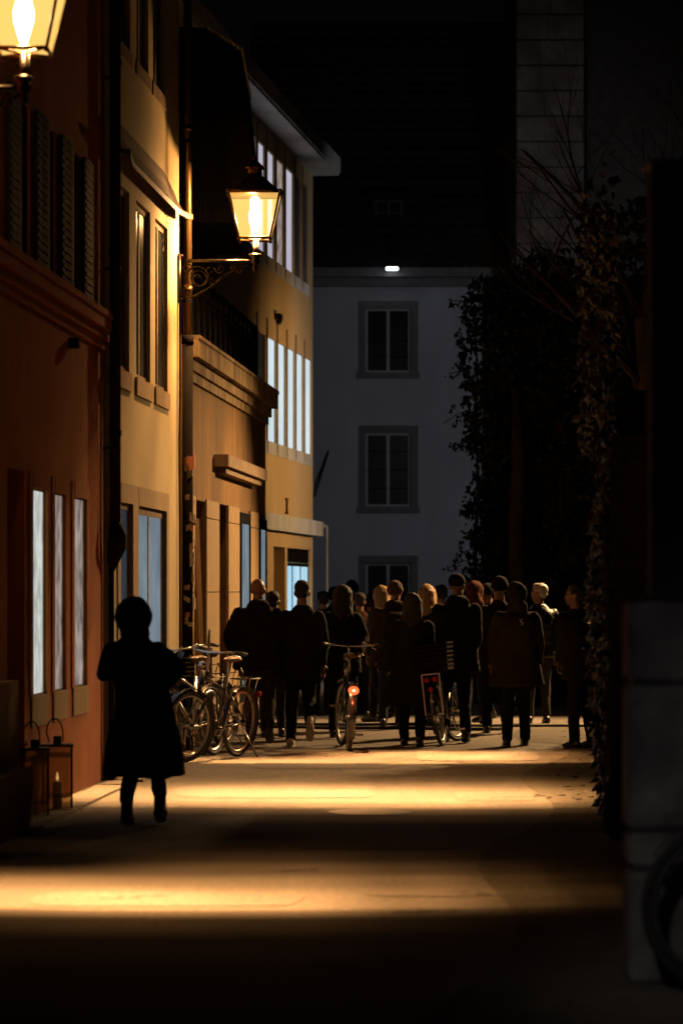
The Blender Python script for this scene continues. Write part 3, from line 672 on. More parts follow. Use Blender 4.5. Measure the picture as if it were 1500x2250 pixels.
# bare tree top right
tr = empty('bare_tree', (3.35, 32.5, 0), 'bare leafless tree with fine twigs against the stone tower', 'tree')
TB, BB = B(), B()
def branch(p, d, ln, r, lev, bm):
    n = 6; pts = [p]; rad = [r]; q = p.copy(); dd = d.copy()
    for i in range(n):
        dd = (dd+Vector((random.gauss(0, .09), random.gauss(0, .09), random.gauss(.02, .07)))).normalized(); q = q+dd*ln/n; pts.append(q.copy()); rad.append(r*(1-.75*(i+1)/n))
    tube(bm, pts, r, 6 if lev < 2 else 4, True, rad)
    if lev >= 4: return
    for i in range(3 if lev < 2 else 4):
        k = random.randint(2, n-1); side = Vector((random.gauss(-.25, .7), random.gauss(0, .6), random.gauss(.35, .4)))
        branch(pts[k], (dd*.8+side*.7).normalized(), ln*random.uniform(.5, .75), rad[k]*.6, lev+1, bm)
tube(TB, [(3.35, 32.5, 0), (3.4, 32.5, 1.5), (3.36, 32.4, 3.2), (3.3, 32.4, 4.6)], .1, 12, True, [.16, .12, .1, .085]); obj('trunk', TB, M_trunk, tr, True, world=True)
for d in ((-.45, 0, .9), (-.2, .3, 1), (.15, 0, 1), (.4, -.2, .9), (-.6, -.1, .75), (-.35, .1, .95)): branch(Vector((3.3, 32.4, random.uniform(3.6, 4.6))), Vector(d).normalized(), 2.3, .05, 0, BB)
obj('crown', BB, M_twig, tr, world=True)

# stone gate pier, close and out of focus
pr = empty('gate_pier', (1.6, 12.2, 0), 'blurred grey stone gate pier at the right edge nearest the camera', 'gate pier')
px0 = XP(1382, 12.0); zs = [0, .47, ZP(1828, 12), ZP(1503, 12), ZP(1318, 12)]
bm = B()
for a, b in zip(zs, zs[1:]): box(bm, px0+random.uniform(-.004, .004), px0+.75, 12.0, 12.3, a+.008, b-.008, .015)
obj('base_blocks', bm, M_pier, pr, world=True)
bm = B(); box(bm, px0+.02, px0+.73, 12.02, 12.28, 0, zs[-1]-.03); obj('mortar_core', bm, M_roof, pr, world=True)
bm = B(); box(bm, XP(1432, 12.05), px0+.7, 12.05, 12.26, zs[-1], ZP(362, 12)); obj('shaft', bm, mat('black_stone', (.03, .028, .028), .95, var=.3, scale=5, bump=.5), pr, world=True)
bm = B(); box(bm, XP(1432, 12.05)-.02, px0+.72, 12.0, 12.3, ZP(362, 12)+.001, ZP(346, 12), .01); obj('cap', bm, M_pale, pr, world=True)

# ------------------------------------------------------------ lanterns
def lantern(fc, x, Y, zbot, label, wall_label=None):
    """hanging four-sided street lantern standing on a scrolled wall bracket"""
    rt = empty('street_lantern', (x, Y, zbot-.28), label, 'street lantern', 'lanterns on wall brackets')
    s = 1.0; hw0, hw1, gh = .152, .25, .44
    def frame_pt(i, t):
        q = ((-1, -1), (1, -1), (1, 1), (-1, 1))[i % 4]; h = hw0+(hw1-hw0)*t; return Vector((x+q[0]*h, Y+q[1]*h, zbot+gh*t))
    bm = B()
    for i in range(4):
        tube(bm, [frame_pt(i, -.02), frame_pt(i, 1.02)], .011, 8); tube(bm, [frame_pt(i, 0), frame_pt(i+1, 0)], .012, 8); tube(bm, [frame_pt(i, 1), frame_pt(i+1, 1)], .013, 8)
        ell(bm, frame_pt(i, -.02), (.018,)*3); ell(bm, frame_pt(i, 1.02), (.02,)*3)
        tube(bm, [frame_pt(i, 0), Vector((x, Y, zbot-.01))], .009, 6)
    obj('frame', bm, M_gilt, rt, True, world=True)
    for i in range(4):
        g = B(); a, b, c, d = frame_pt(i, .02), frame_pt(i+1, .02), frame_pt(i+1, .98), frame_pt(i, .98); quad(g, a, b, c, d); obj('glass_pane', g, M_gldlamp, rt, world=True)
    g = B(); quad(g, *[frame_pt(i, .0)+Vector((0, 0, .003)) for i in range(4)]); obj('bottom_pane', g, M_gldlamp, rt, world=True)
    rb = B(); z = zbot+gh+.01
    loft(rb, [(x, Y, z-.012, .285, .285), (x, Y, z+.012, .285, .285), (x, Y, z+.02, .25, .25), (x, Y, z+.07, .19, .19), (x, Y, z+.12, .135, .135), (x, Y, z+.16, .095, .095), (x, Y, z+.165, .075, .075), (x, Y, z+.24, .07, .07), (x, Y, z+.245, .10, .10), (x, Y, z+.265, .085, .085), (x, Y, z+.30, .05, .05), (x, Y, z+.33, .02, .02), (x, Y, z+.345, .026, .026), (x, Y, z+.39, .004, .004)], 28, 3.4)
    obj('roof', rb, M_gilt, rt, True, world=True)
    bb = B(); loft(bb, [(x, Y, zbot+.04, .015, .015), (x, Y, zbot+.10, .035, .035), (x, Y, zbot+.18, .058, .058), (x, Y, zbot+.24, .062, .062), (x, Y, zbot+.30, .045, .045), (x, Y, zbot+.36, .05, .05), (x, Y, zbot+.40, .045, .045), (x, Y, zbot+.42, .03, .03)], 16)
    obj('bulb', bb, M_bulb, rt, True, world=True)
    sb = B(); tube(sb, [(x, Y, zbot), (x, Y, zbot-.2)], .022, 10); tube(sb, [(x+.03, Y+.02, zbot), (x+.028, Y+.02, zbot-.18)], .008, 8)
    loft(sb, [(x, Y, zbot-.32, .012, .012), (x, Y, zbot-.29, .028, .028), (x, Y, zbot-.26, .02, .02), (x, Y, zbot-.22, .05, .05), (x, Y, zbot-.19, .03, .03), (x, Y, zbot-.165, .055, .055), (x, Y, zbot-.15, .06, .06), (x, Y, zbot-.14, .03, .03)], 14)
    obj('stem', sb, M_iron, rt, True, world=True)
    za = zbot-.215; xw = fc.a+fc.b*Y+.005; ab = B()
    tube(ab, [(xw, Y, za), (x, Y, za)], .018, 10)
    box(ab, xw-.0, xw+.025, Y-.05, Y+.05, za-.42, za+.07, .005)
    for zz in (za+.05, za-.1, za-.38): ell(ab, (xw+.03, Y, zz), (.02, .02, .02))
    L = x-xw
    def arc(cx, cz, r0, a0, a1, turns=0, rr=.010, decay=1):
        n = 26; pts = []
        for i in range(n+1):
            t = i/n; a = R(a0+(a1-a0)*t); r = r0*(1-t*(1-decay)); pts.append((cx+r*math.cos(a), Y, cz+r*math.sin(a)))
        tube(ab, pts, rr, 6)
    tube(ab, [(xw+.02, Y, za-.36), (xw+L*.22, Y, za-.345), (xw+L*.42, Y, za-.26), (xw+L*.62, Y, za-.13), (xw+L*.8, Y, za-.07), (xw+L*.97, Y, za-.04)], .013, 8)
    arc(xw+L*.27, za-.17, .14, 200, -330, rr=.011, decay=.15)
    arc(xw+L*.27, za-.17, .075, 0, 360, rr=.008)
    arc(xw+L*.12, za-.08, .06, -60, 420, rr=.008, decay=.2)
    arc(xw+L*.12, za-.30, .05, 60, 500, rr=.008, decay=.2)
    arc(xw+L*.55, za-.075, .05, 180, 640, rr=.008, decay=.2)
    arc(xw+L*.72, za-.055, .035, 0, -420, rr=.007, decay=.2)
    arc(xw+L*.8, za-.09, .035, 120, 560, rr=.009, decay=.3)
    arc(xw+L*.42, za-.10, .05, 0, 420, rr=.007, decay=.2)
    arc(xw+L*.46, za-.2, .04, 90, 500, rr=.007, decay=.2)
    obj('bracket', ab, M_iron, rt, True, world=True)
    return (x, Y, zbot+.2)
Yb = 29.2
xb = XP(560, Yb); p2 = lantern(F2, xb, Yb, ZP(525, Yb), 'lit four-sided lantern on a scrolled iron bracket beside the copper drainpipe')
Ya = 17.7
xa = XP(52, Ya); p1_ = lantern(F1, xa, Ya, ZP(113, Ya), 'large lit lantern cut off by the top left corner of the picture')
def LL(Y0, h, prof): return [((Y0p-Y0)/h, v) for Y0p, v in prof]
l2 = lamp('POINT', 'lantern_light', p2, 620, WARM, .035)
s2 = LL(Yb, p2[2], [(20.3, .0), (21.1, .008), (21.7, .06), (22.2, .5), (22.7, 1.05), (23.6, 1.1), (24.5, .6), (25.2, .22), (25.9, .08), (26.9, .055), (27.4, .12), (27.75, 1.5), (28.6, 1.8), (29.3, 1.2), (29.7, .4), (30.05, 0)])
us = [(-1, .5), (-.16, .55), (0, .85), (.15, 1.0), (.3, 1.0), (.42, .75), (.55, .22), (.65, .05), (.9, 0)]
lens_light(l2, [(a, b*12.5) for a, b in s2], us, 1.3, -.15)
l1 = lamp('POINT', 'lantern_light', p1_, 620, WARM, .035)
s1 = LL(Ya, p1_[2], [(11, .0), (12.5, .0005), (13.6, .004), (14.5, .04), (14.8, .3), (15.05, 1.1), (15.6, 1.15), (16.3, .55), (17.0, .18), (17.8, .03), (18.6, .006), (19.4, 0)])
us1 = [(-1, .5), (-.16, .55), (0, .8), (.15, 1.0), (.32, .8), (.45, .32), (.56, .11), (.64, .03), (.72, 0)]
lens_light(l1, [(a, b*15) for a, b in s1], us1, .05, -.095)

# assumed unseen street lamps and added fill lamps, each a post with its head
def added_lamp_post(x, y, h, d, label):
    r0 = empty('added_lamp', (x, y, 0), label, 'added lamp')
    bm = B(); tube(bm, [(x, y, 0), (x, y, h*.5), (x, y, h-.1)], .05, 10, True, [.07, .05, .04]); obj('post', bm, M_iron, r0, True, world=True)
    bm = B(); loft(bm, [(x, y, h+.02, .16, .16), (x, y, h+.06, .15, .15), (x, y, h+.14, .05, .05)], 16); obj('hood', bm, M_iron, r0, True, world=True)
    return r0
added_lamp_post(5.8, 38.6, 6.0, 0, 'assumed unseen warm street lamp in the side yard beyond the right edge')
lamp('SPOT', 'assumed_yard_light', (5.8, 38.6, 5.85), 20000, (1, .58, .24), .07, aim=(1.0, 33.4, .3), cone=66, blend=.6)  # assumed unseen source, added for rim light on the walkers and lit ground
added_lamp_post(3.0, 48, 4.4, 0, 'assumed unseen warm street lamp behind the ivy wall facing the ochre building')
lamp('SPOT', 'assumed_far_light', (3.0, 48, 3.6), 900, (1, .62, .29), .1, aim=(-1.1, 49.0, 2.9), cone=118, blend=.7)  # no lamp visible here: assumed source of the ochre facade's warm light
added_lamp_post(4.2, 46, 5.4, 0, 'added cool fill lamp behind the ivy wall facing the pale house')
lamp('SPOT', 'house_fill_light', (4.2, 46, 5.2), 430, (.86, .88, 1), .15, aim=(.6, 60, 4.4), cone=100, blend=.6)  # no visible source: added to lift the pale house with cool light

added_lamp_post(-.9, 4.5, 5.2, 0, 'added pale fill lamp standing behind the camera, lighting the gate pier')
lamp('SPOT', 'pier_fill_light', (-.9, 4.5, 5.0), 270, (1, .93, .92), .25, aim=(2.1, 12.0, .2), cone=21, blend=.8)  # added lamp, stands in for cool ambient light on the pier

# ------------------------------------------------------------ people
def cloth(name, c, var=.3): return mat('cloth_'+name, c, .95, var=var, scale=9, bump=.25, bscale=140, spec=.15)
CB, CN, CO = cloth('black', (.007, .007, .008)), cloth('navy', (.010, .012, .02)), cloth('olive', (.028, .019, .008))
CK, CR, CJ = cloth('khaki', (.018, .012, .006)), cloth('rust', (.065, .02, .01)), cloth('denim', (.02, .024, .034))
CG, CW = cloth('grey', (.03, .028, .028)), cloth('white', (.6, .56, .5))
HB, HD, HL = mat('hair_black', (.007, .005, .004), .8, var=.4, scale=40, stretch=(1, 1, .15)), mat('hair_brown', (.02, .012, .006), .8, var=.4, scale=40, stretch=(1, 1, .15)), mat('hair_blond', (.24, .15, .06), .7, var=.5, scale=45, stretch=(1, 1, .12))
HG = mat('hair_grey', (.4, .37, .33), .5, var=.3, scale=45)
SH, SW_ = mat('shoe_black', (.01, .009, .008), .4), mat('shoe_white', (.62, .55, .45), .6, var=.15)
M_sole = mat('shoe_sole', (.5, .42, .32), .8, var=.25, scale=30)
def hand(bm, w, d, side, curl=.6, sc=1.0):
    """palm, four unequal bent fingers and a thumb leaving the palm's side; d = forearm direction"""
    w = Vector(w); d = Vector(d).normalized(); a = Vector((0, 1, 0)) if abs(d.y) < .8 else Vector((0, 0, 1))
    s = d.cross(a).normalized()*side; n = d.cross(s).normalized()*side
    P = lambda a_, b_, c_: w+d*a_*sc+s*b_*sc+n*c_*sc
    M = Matrix((s, n, d)).transposed().to_4x4()
    ell(bm, P(.045, 0, 0), (.040*sc, .017*sc, .052*sc), M, 10, 8); caps(bm, P(-.03, 0, 0), P(.02, 0, 0), .026*sc, .028*sc, 8)
    for k, (off, ln) in enumerate(((-.030, .060), (-.010, .074), (.010, .078), (.030, .070))):
        a0 = P(.085, off, 0); c1 = curl*.7+.05*k; a1 = a0+(d*math.cos(c1)+n*math.sin(c1))*ln*.5*sc+s*off*.06; a2 = a1+(d*math.cos(c1*2)+n*math.sin(c1*2))*ln*.5*sc
        caps(bm, a0, a1, .0100*sc, .0095*sc, 7); caps(bm, a1, a2, .0095*sc, .0085*sc, 7)
    t0 = P(.02, -.028 if side > 0 else -.028, 0); t1 = t0+(d*.6-s*.75+n*.2)*.035*sc; t2 = t1+(d*.85-s*.2+n*.45)*.032*sc
    t0 = P(.02, .03, 0); t1 = t0+(d*.6+s*.75+n*.2)*.035*sc; t2 = t1+(d*.85+s*.2+n*.45)*.032*sc
    caps(bm, t0, t1, .013*sc, .011*sc, 7); caps(bm, t1, t2, .011*sc, .009*sc, 7)
def person(label, px, py, top, phi=0, head=None, head_phi=None, joints=None, step=(0.0, 0.0), lift=(0, 0), width=1.08, thick=1.12, topstyle='jacket', hem=.50, flare=0, top_m=None, bot_m=None, shoe_m=None,
           hair='short', hair_m=None, hood=None, hoodw=1.0, boots=0, extras=None, feet_x=None, H=None, lean=0, sep=.06):
    if step == (0.0, 0.0) and 'standing' not in label:
        q = random.uniform(.07, .17)*random.choice((-1, 1)); step = (q, -q); lift = (random.uniform(.02, .06) if q < 0 else 0, random.uniform(.02, .06) if q > 0 else 0)
    if head_phi is None: head_phi = random.uniform(-32, 32)
    Y = YG(py); X = XP(px, Y); sc = F/Y; H = H or (py-top)/sc; k = H/1.75
    top_m = top_m or CB; bot_m = bot_m or CB; shoe_m = shoe_m or SH; hair_m = hair_m or HB
    rt = empty('person', (X, Y, 0), label, 'person', None if feet_x else 'people walking away down the street', R(phi))
    inv = Matrix.Rotation(-R(phi), 3, 'Z')
    def loc(p):      # (px, py[, depth]) in the photo to the figure's own frame
        d = p[2] if len(p) > 2 else 0; return inv @ Vector(((p[0]-px)/sc, d, (py-p[1])/sc))
    J = joints or {}
    hx = Vector((0, 0, 0)) if head is None else inv @ Vector(((head[0]-px)/sc, 0, 0))
    top_xy = Vector((hx.x*.85, hx.y*.85+lean, 0))
    hc = Vector((hx.x, hx.y+lean*1.2, H-.118*k))
    def g(n, dflt): return loc(J[n]) if n in J else Vector(dflt)
    T = lambda z: top_xy*max(0, min(1, (z-.5*H)/(.33*H)))
    sw = .158*k*width
    S = {}
    for s, n in ((-1, 'L'), (1, 'R')):
        S['sh'+n] = g('sh'+n, (T(.81*H).x+s*sw, T(.81*H).y, .79*H)); S['el'+n] = g('el'+n, (S['sh'+n].x+s*.06*k, S['sh'+n].y-.02, .635*H)); S['wr'+n] = g('wr'+n, (S['el'+n].x-s*.01, S['el'+n].y+.07*k, .50*H))
        S['hp'+n] = Vector((s*.085*k, 0, .50*H)); st = step[0 if s < 0 else 1]; lf = lift[0 if s < 0 else 1]
        S['an'+n] = Vector((s*(.085+sep*.3)*k, st, .055*k+lf)); S['kn'+n] = Vector((s*.09*k, st*.45+(.05+lf*.5)*k, .275*H+lf*.15))
    hp = R(head_phi if head_phi is not None else 0)
    HM = Matrix.Rotation(hp, 4, 'Z')
    def hd(x, y, z): return hc+(HM @ Vector((x*k, y*k, z*k)))
    # ---- body: one continuous surface
    bm = B()
    ell(bm, hd(0, -.01, .03), (.076*k, .096*k, .088*k), HM, 20, 14); ell(bm, hd(0, .025, -.04), (.058*k, .070*k, .078*k), HM, 16, 12)
    ell(bm, hd(0, .055, -.088), (.03*k, .03*k, .026*k), HM); ell(bm, hd(0, .097, -.02), (.012*k, .022*k, .024*k), HM); caps(bm, hd(0, .08, .02), hd(0, .10, -.02), .009*k, .012*k, 8)
    ell(bm, hd(0, .083, -.058), (.024*k, .012*k, .009*k), HM)
    for s in (-1, 1):
        ell(bm, hd(s*.078, -.01, -.012), (.012*k, .022*k, .032*k), HM); ell(bm, hd(s*.032, .078, .012), (.02*k, .016*k, .009*k), HM)
    nb = Vector((T(.85*H).x, T(.85*H).y-.01, .83*H)); caps(bm, hc+Vector((0, -.015*k, -.06*k)), nb, .056*k, .062*k, 14)
    t = T(.8*H)
    loft(bm, [(0, 0, .46*H, .13*k, .09*k), (0, 0, .52*H, .155*k, .105*k), (T(.62*H).x, T(.62*H).y, .62*H, .125*k, .09*k), (T(.72*H).x, T(.72*H).y, .72*H, .15*k, .105*k), (t.x, t.y, .80*H, .15*k, .095*k), (t.x, t.y, .84*H, .075*k, .06*k)], 20)
    for n, s in (('L', -1), ('R', 1)):
        caps(bm, S['sh'+n], S['el'+n], .045*k, .036*k); caps(bm, S['el'+n], S['wr'+n], .036*k, .024*k); hand(bm, S['wr'+n], S['wr'+n]-S['el'+n], s, .5, k)
        caps(bm, S['hp'+n], S['kn'+n], .08*k, .05*k); caps(bm, S['kn'+n], S['an'+n], .05*k, .034*k); caps(bm, S['an'+n], S['an'+n]+Vector((0, .12*k, -.02)), .034*k, .025*k)
    b = obj('body', bm, M_skin, rt); bake(b, .0105, 1)
    for s in (-1, 1):
        e = B(); ell(e, hd(s*.03, .083, .012), (.012*k, .011*k, .011*k), HM, 10, 8); obj('eye', e, mat('eye', (.5, .48, .45), .2), rt, True)
    # ---- trousers
    bm = B(); loft(bm, [(0, 0, .44*H, .15*k, .105*k), (0, 0, .50*H, .175*k, .125*k), (0, 0, .57*H, .165*k, .115*k)], 20)
    for n in 'LR':
        caps(bm, S['hp'+n], S['kn'+n], .098*k, .072*k); a = S['an'+n]; caps(bm, S['kn'+n], a+Vector((0, 0, (.14 if boots else .035)*k)), .07*k, (.06 if boots else .058)*k)
    bake(obj('trousers', bm, bot_m, rt), .016, 2, disp=.012, dscale=11)
    # ---- shoes
    for n, lf in (('L', lift[0]), ('R', lift[1])):
        a = S['an'+n]; bm = B(); so = B()
        tilt = min(1.25, lf*6.0)                     # heel raised: the sole turns to face backwards
        D = Vector((0, math.cos(tilt), -math.sin(tilt))); U = Vector((0, math.sin(tilt), math.cos(tilt)))
        Mx = Matrix((Vector((1, 0, 0)), D, U)).transposed().to_4x4()
        ell(bm, a-D*.035*k-U*.005*k, (.042*k, .055*k, .048*k), Mx); ell(bm, a+D*.06*k-U*.018*k, (.047*k, .10*k, .04*k), Mx); ell(bm, a+D*.13*k-U*.026*k, (.046*k, .06*k, .03*k), Mx); caps(bm, a, a+Vector((0, 0, (.12 if boots else .06)*k)), .046*k*(boots or 1), .045*k*(boots or 1))
        if boots: ell(bm, a+D*.05*k-U*.01*k, (.06*k, .11*k, .05*k), Mx)
        sh = obj('shoe', bm, shoe_m, rt); bake(sh, .011, 1)
        q = []
        for hgt in (-.055, -.037):
            q.append([so.verts.new(a+D*(.045+.125*math.sin(an)*(1.0))*k+Vector((1, 0, 0))*math.cos(an)*(.046 if math.sin(an) > -.2 else .040)*k*(1+.12*math.sin(an))+U*hgt*k) for an in [2*math.pi*i/24 for i in range(24)]])
        for i in range(24): so.faces.new((q[0][i], q[0][(i+1) % 24], q[1][(i+1) % 24], q[1][i]))
        so.faces.new(q[0][::-1]); so.faces.new(q[1]); obj('sole', so, M_sole if shoe_m is SW_ else SH, sh)
    # ---- coat or jacket
    bm = B(); hz = hem*H; th = thick
    rings = []
    zz = [hz, hz+.02, (hz+.5*H)/2 if hz < .44*H else hz+.04*H, max(.5*H, hz+.05*H), .62*H, .72*H, .785*H, .825*H, .852*H]
    wi = [.20+flare, .205+flare, .20+flare*.6, .19*1.0+flare*.2, .175, .19, .175, .115, .075]; de = [.15+flare*.7, .155+flare*.7, .15+flare*.4, .145, .13, .14, .12, .085, .07]
    for z, a, d in zip(zz, wi, de): rings.append((T(z).x, T(z).y, z, a*k*width*(th if z < .8*H else 1), d*k*th))
    loft(bm, rings, 28, 2.3)
    for n in 'LR':
        caps(bm, S['sh'+n]+Vector((0, 0, -.01)), S['el'+n], .072*k*th, .062*k*th, 12); w = S['wr'+n]-(S['wr'+n]-S['el'+n]).normalized()*.01; caps(bm, S['el'+n], w, .062*k*th, .047*k*th, 12)
    tube(bm, [nb+Vector((0, 0, -.02)), nb+Vector((0, 0, .05*k))], .07*k, 16)
    if hood == 'down': ell(bm, Vector((nb.x, nb.y-.085*k, .83*H)), (.13*k, .07*k, .085*k)); ell(bm, Vector((nb.x, nb.y-.02*k, .855*H)), (.11*k, .09*k, .05*k))
    if hood == 'up':
        hw_ = hoodw; ell(bm, hd(0, -.02, .012), (.115*k*hw_, .125*k*hw_, .135*k*(.6+.4*hw_)), HM, 18, 12); ell(bm, Vector((nb.x, nb.y-.03*k, .86*H)), (.12*k, .1*k, .09*k)); ell(bm, hd(0, -.1, -.06), (.07*k, .06*k, .09*k), HM)
    ct = obj({'jacket': 'jacket', 'coat': 'coat', 'parka': 'parka'}[topstyle], bm, top_m, rt); bake(ct, .016, 2, disp=.014, dscale=8)
    # ---- hair or hat
    if hair == 'short' or hair == 'curly':
        bm = B(); ell(bm, hd(0, -.022, .048), (.086*k, .098*k, .082*k), HM, 18, 12); ell(bm, hd(0, -.05, -.01), (.076*k, .06*k, .06*k), HM); ell(bm, hd(0, .03, .09), (.06*k, .05*k, .035*k), HM)
        bake(obj('hair', bm, hair_m, rt), .01, 1, disp=.012 if hair == 'curly' else .006, dscale=28)
    elif hair == 'long':
        bm = B(); ell(bm, hd(0, -.02, .04), (.094*k, .108*k, .09*k), HM, 18, 12)
        for j in range(13):
            a = R(-205+j*230/12); x0, y0 = .086*math.cos(a), -.015+.095*math.sin(a)
            L0 = .25+.05*random.random(); caps(bm, hd(x0, y0, .03), hd(x0*1.12, y0*1.1-.005, -.11), .030*k, .028*k, 8); caps(bm, hd(x0*1.12, y0*1.1-.005, -.11), hd(x0*1.2, y0*1.05-.015, -L0), .028*k, .014*k, 8)
        bake(obj('hair', bm, hair_m, rt), .011, 1, disp=.01, dscale=22)
    elif hair == 'beanie':
        bm = B(); ell(bm, hd(0, -.012, .045), (.092*k, .107*k, .098*k), HM, 20, 12); tube(bm, [hd(0, -.012, .0), hd(0, -.012, .045)], .101*k, 24)
        bake(obj('beanie', bm, hair_m, rt), .011, 1, disp=.003, dscale=40)
    elif hair == 'cap':
        bm = B(); ell(bm, hd(0, -.012, .045), (.090*k, .106*k, .085*k), HM, 20, 12); ell(bm, hd(0, .11, .035), (.075*k, .075*k, .010*k), HM)
        bake(obj('cap', bm, hair_m, rt), .01, 1)
    if extras: extras(rt, k, H, S, T, hd, HM)
    return rt
def glasses(rt, k, H, S, T, hd, HM):
    bm = B()
    for s in (-1, 1):
        n = 16; tube(bm, [hd(s*.033+.024*math.cos(2*math.pi*i/n), .101, .012+.018*math.sin(2*math.pi*i/n)) for i in range(n+1)], .0022, 5, False)
        tube(bm, [hd(s*.057, .10, .014), hd(s*.082, .0, .01)], .0022, 5)
    tube(bm, [hd(-.009, .102, .014), hd(.009, .102, .014)], .0022, 5); obj('glasses', bm, M_iron, rt)
def backpack(m):
    def f(rt, k, H, S, T, hd, HM):
        bm = B(); t = T(.72*H); loft(bm, [(t.x, t.y-.19*k, .58*H, .12*k, .06*k), (t.x, t.y-.21*k, .61*H, .15*k, .085*k), (t.x, t.y-.21*k, .74*H, .145*k, .08*k), (t.x, t.y-.19*k, .80*H, .10*k, .05*k)], 24, 3.5)
        bp = obj('backpack', bm, m, rt, True); b2 = B(); loft(b2, [(t.x, t.y-.285*k, .60*H, .10*k, .02*k), (t.x, t.y-.295*k, .67*H, .10*k, .025*k), (t.x, t.y-.285*k, .69*H, .09*k, .015*k)], 16, 3.5); obj('pocket', b2, m, bp, True)
    return f
def shoulder_bag(m, side=1):
    def f(rt, k, H, S, T, hd, HM):
        bm = B(); c = Vector((side*.22*k, -.06, .50*H)); loft(bm, [(c.x, c.y, c.z-.17*k, .05*k, .12*k), (c.x, c.y, c.z-.13*k, .065*k, .155*k), (c.x, c.y, c.z+.09*k, .05*k, .14*k), (c.x, c.y, c.z+.12*k, .02*k, .11*k)], 20, 4)
        bg_ = obj('bag', bm, m, rt, True); b2 = B(); sh = Vector((-side*.11*k, -.02, .845*H))
        tube(b2, [c+Vector((0, -.10*k, .1*k)), Vector((side*.10*k, -.165*k, .66*H)), Vector((-side*.05*k, -.165*k, .79*H)), sh], .012*k, 6); obj('strap', b2, m, bg_, True)
    return f
def emblem(rt, k, H, S, T, hd, HM):      # the small white curled mark printed between the shoulders
    bm = B(); c = Vector((T(.75*H).x+.045, T(.75*H).y-.175*k, .765*H)); r = .022
    P = [(c.x+dx*.017, c.y, c.z+dz*.017) for dx, dz in ((.75, 1.25), (.2, 1.7), (-.5, 1.55), (-.9, 1.0), (-.6, .4), (0, 0), (.6, -.4), (.9, -1.0), (.5, -1.55), (-.2, -1.7), (-.75, -1.25))]
    tube(bm, P, .006, 6, True, [.003, .006, .008, .009, .009, .009, .009, .009, .008, .006, .003])
    obj('emblem', bm, CW, rt)
person('small figure in long flared black coat with hood up, nearest the camera', 316, 1812, 1323, head=(293,), joints=dict(elR=(396, 1470, -.05), wrR=(352, 1512, .05), elL=(231, 1480, -.02), wrL=(262, 1452, .2)), step=(.04, -.12), lift=(.0, .06), width=1.14, thick=1.05,
       topstyle='coat', hem=.215, flare=.075, hood='up', hoodw=1.34, hair=None, bot_m=CB, sep=.17, boots=1.12)
person('bald broad man in black jacket beside the parked bicycles, one heel raised', 571, 1640, 1272, head=(567,), joints=dict(elL=(503, 1400, -.05), wrL=(524, 1462, .1), elR=(627, 1395), wrR=(617, 1462, .05)), step=(-.05, -.12), lift=(0, .13), width=1.24, thick=1.16, topstyle='jacket', hem=.455, hair=None, bot_m=CG, hood='down')
person('person half hidden behind the right shoulder of the bald man', 600, 1622, 1304, H=1.60, hair='short', top_m=CN, bot_m=CJ)
person('short haired man in black with pale sneaker soles lifted mid stride', 660, 1640, 1277, head=(664,), joints=dict(elL=(622, 1400), wrL=(622, 1465), elR=(710, 1400), wrR=(708, 1460)), step=(-.06, -.2), lift=(0, .17), width=1.06, thick=1.1, hem=.40, hair='curly', shoe_m=SW_, bot_m=CB)
person('woman with long dark hair reaching for the saddle of the bicycle with red light', 752, 1622, 1286, joints=dict(elR=(800, 1402, .0), wrR=(789, 1432, -.2)), width=1.0, thick=1.1, hem=.42, hair='long', hair_m=HB, top_m=CB, extras=shoulder_bag(cloth('bag', (.018, .01, .006)), -1))
person('short person with rust scarf behind the long haired woman', 790, 1578, 1320, H=1.58, hair='short', hair_m=HD, top_m=cloth('rust_dark', (.06, .02, .012)), bot_m=CB)
person('dark haired person far off between the striding man and the long haired woman', 708, 1572, 1322, H=1.60, hair='short', top_m=CB)
person('distant walker in dark clothes almost hidden behind the lit red tail light', 812, 1568, 1330, H=1.56, hair='short', hair_m=HB, top_m=CN, bot_m=CJ)
person('person in brown beanie and olive coat with jeans in mid crowd', 860, 1604, 1279, head=(868,), joints=dict(elL=(824, 1402), wrL=(832, 1450)), width=1.15, thick=1.15, hem=.46, hair='beanie', hair_m=mat('knit_brown', (.06, .034, .016), .95, var=.3, scale=60, bump=.5), top_m=CO, bot_m=CJ, hood='down', extras=backpack(cloth('pack', (.02, .018, .012))))
person('fair haired person glancing left beside the brown beanie', 836, 1588, 1288, phi=60, hair='long', hair_m=HL, top_m=CG)
person('woman in knee length black coat and boots pushing the bicycle with basket', 905, 1640, 1294, joints=dict(elR=(942, 1405), wrR=(950, 1440, .15)), width=1.12, thick=1.15, topstyle='coat', hem=.26, flare=.035, hair='long', hair_m=HB, sep=.0, H=1.58)
person('woman with glowing blonde hair in mid crowd', 938, 1590, 1285, phi=-20, hair='long', hair_m=HL, top_m=CB)
person('tallest man wearing a dark cap and dark coat, right of centre', 1000, 1632, 1262, head=(1004,), head_phi=-25, joints=dict(elR=(1046, 1405), wrR=(1030, 1450, .1)), width=1.12, thick=1.15, hem=.42, hair='cap', hair_m=CB, top_m=CB, hood='down')
person('person in rust jacket and jeans behind the man in the cap', 1042, 1592, 1280, hair='short', hair_m=HD, top_m=CR, bot_m=CJ, width=1.1, hem=.45, hood='up')
person('man with glasses whose lit face turns toward the camera', 1070, 1586, 1285, phi=125, head_phi=0, hair='beanie', hair_m=CB, top_m=CB, extras=glasses, width=.95)
person('person in black beanie and long black coat left of the parka', 1090, 1612, 1270, head=(1097,), width=.95, thick=1.1, topstyle='coat', hem=.2, hair='beanie', hair_m=CB, extras=shoulder_bag(CG, 1))
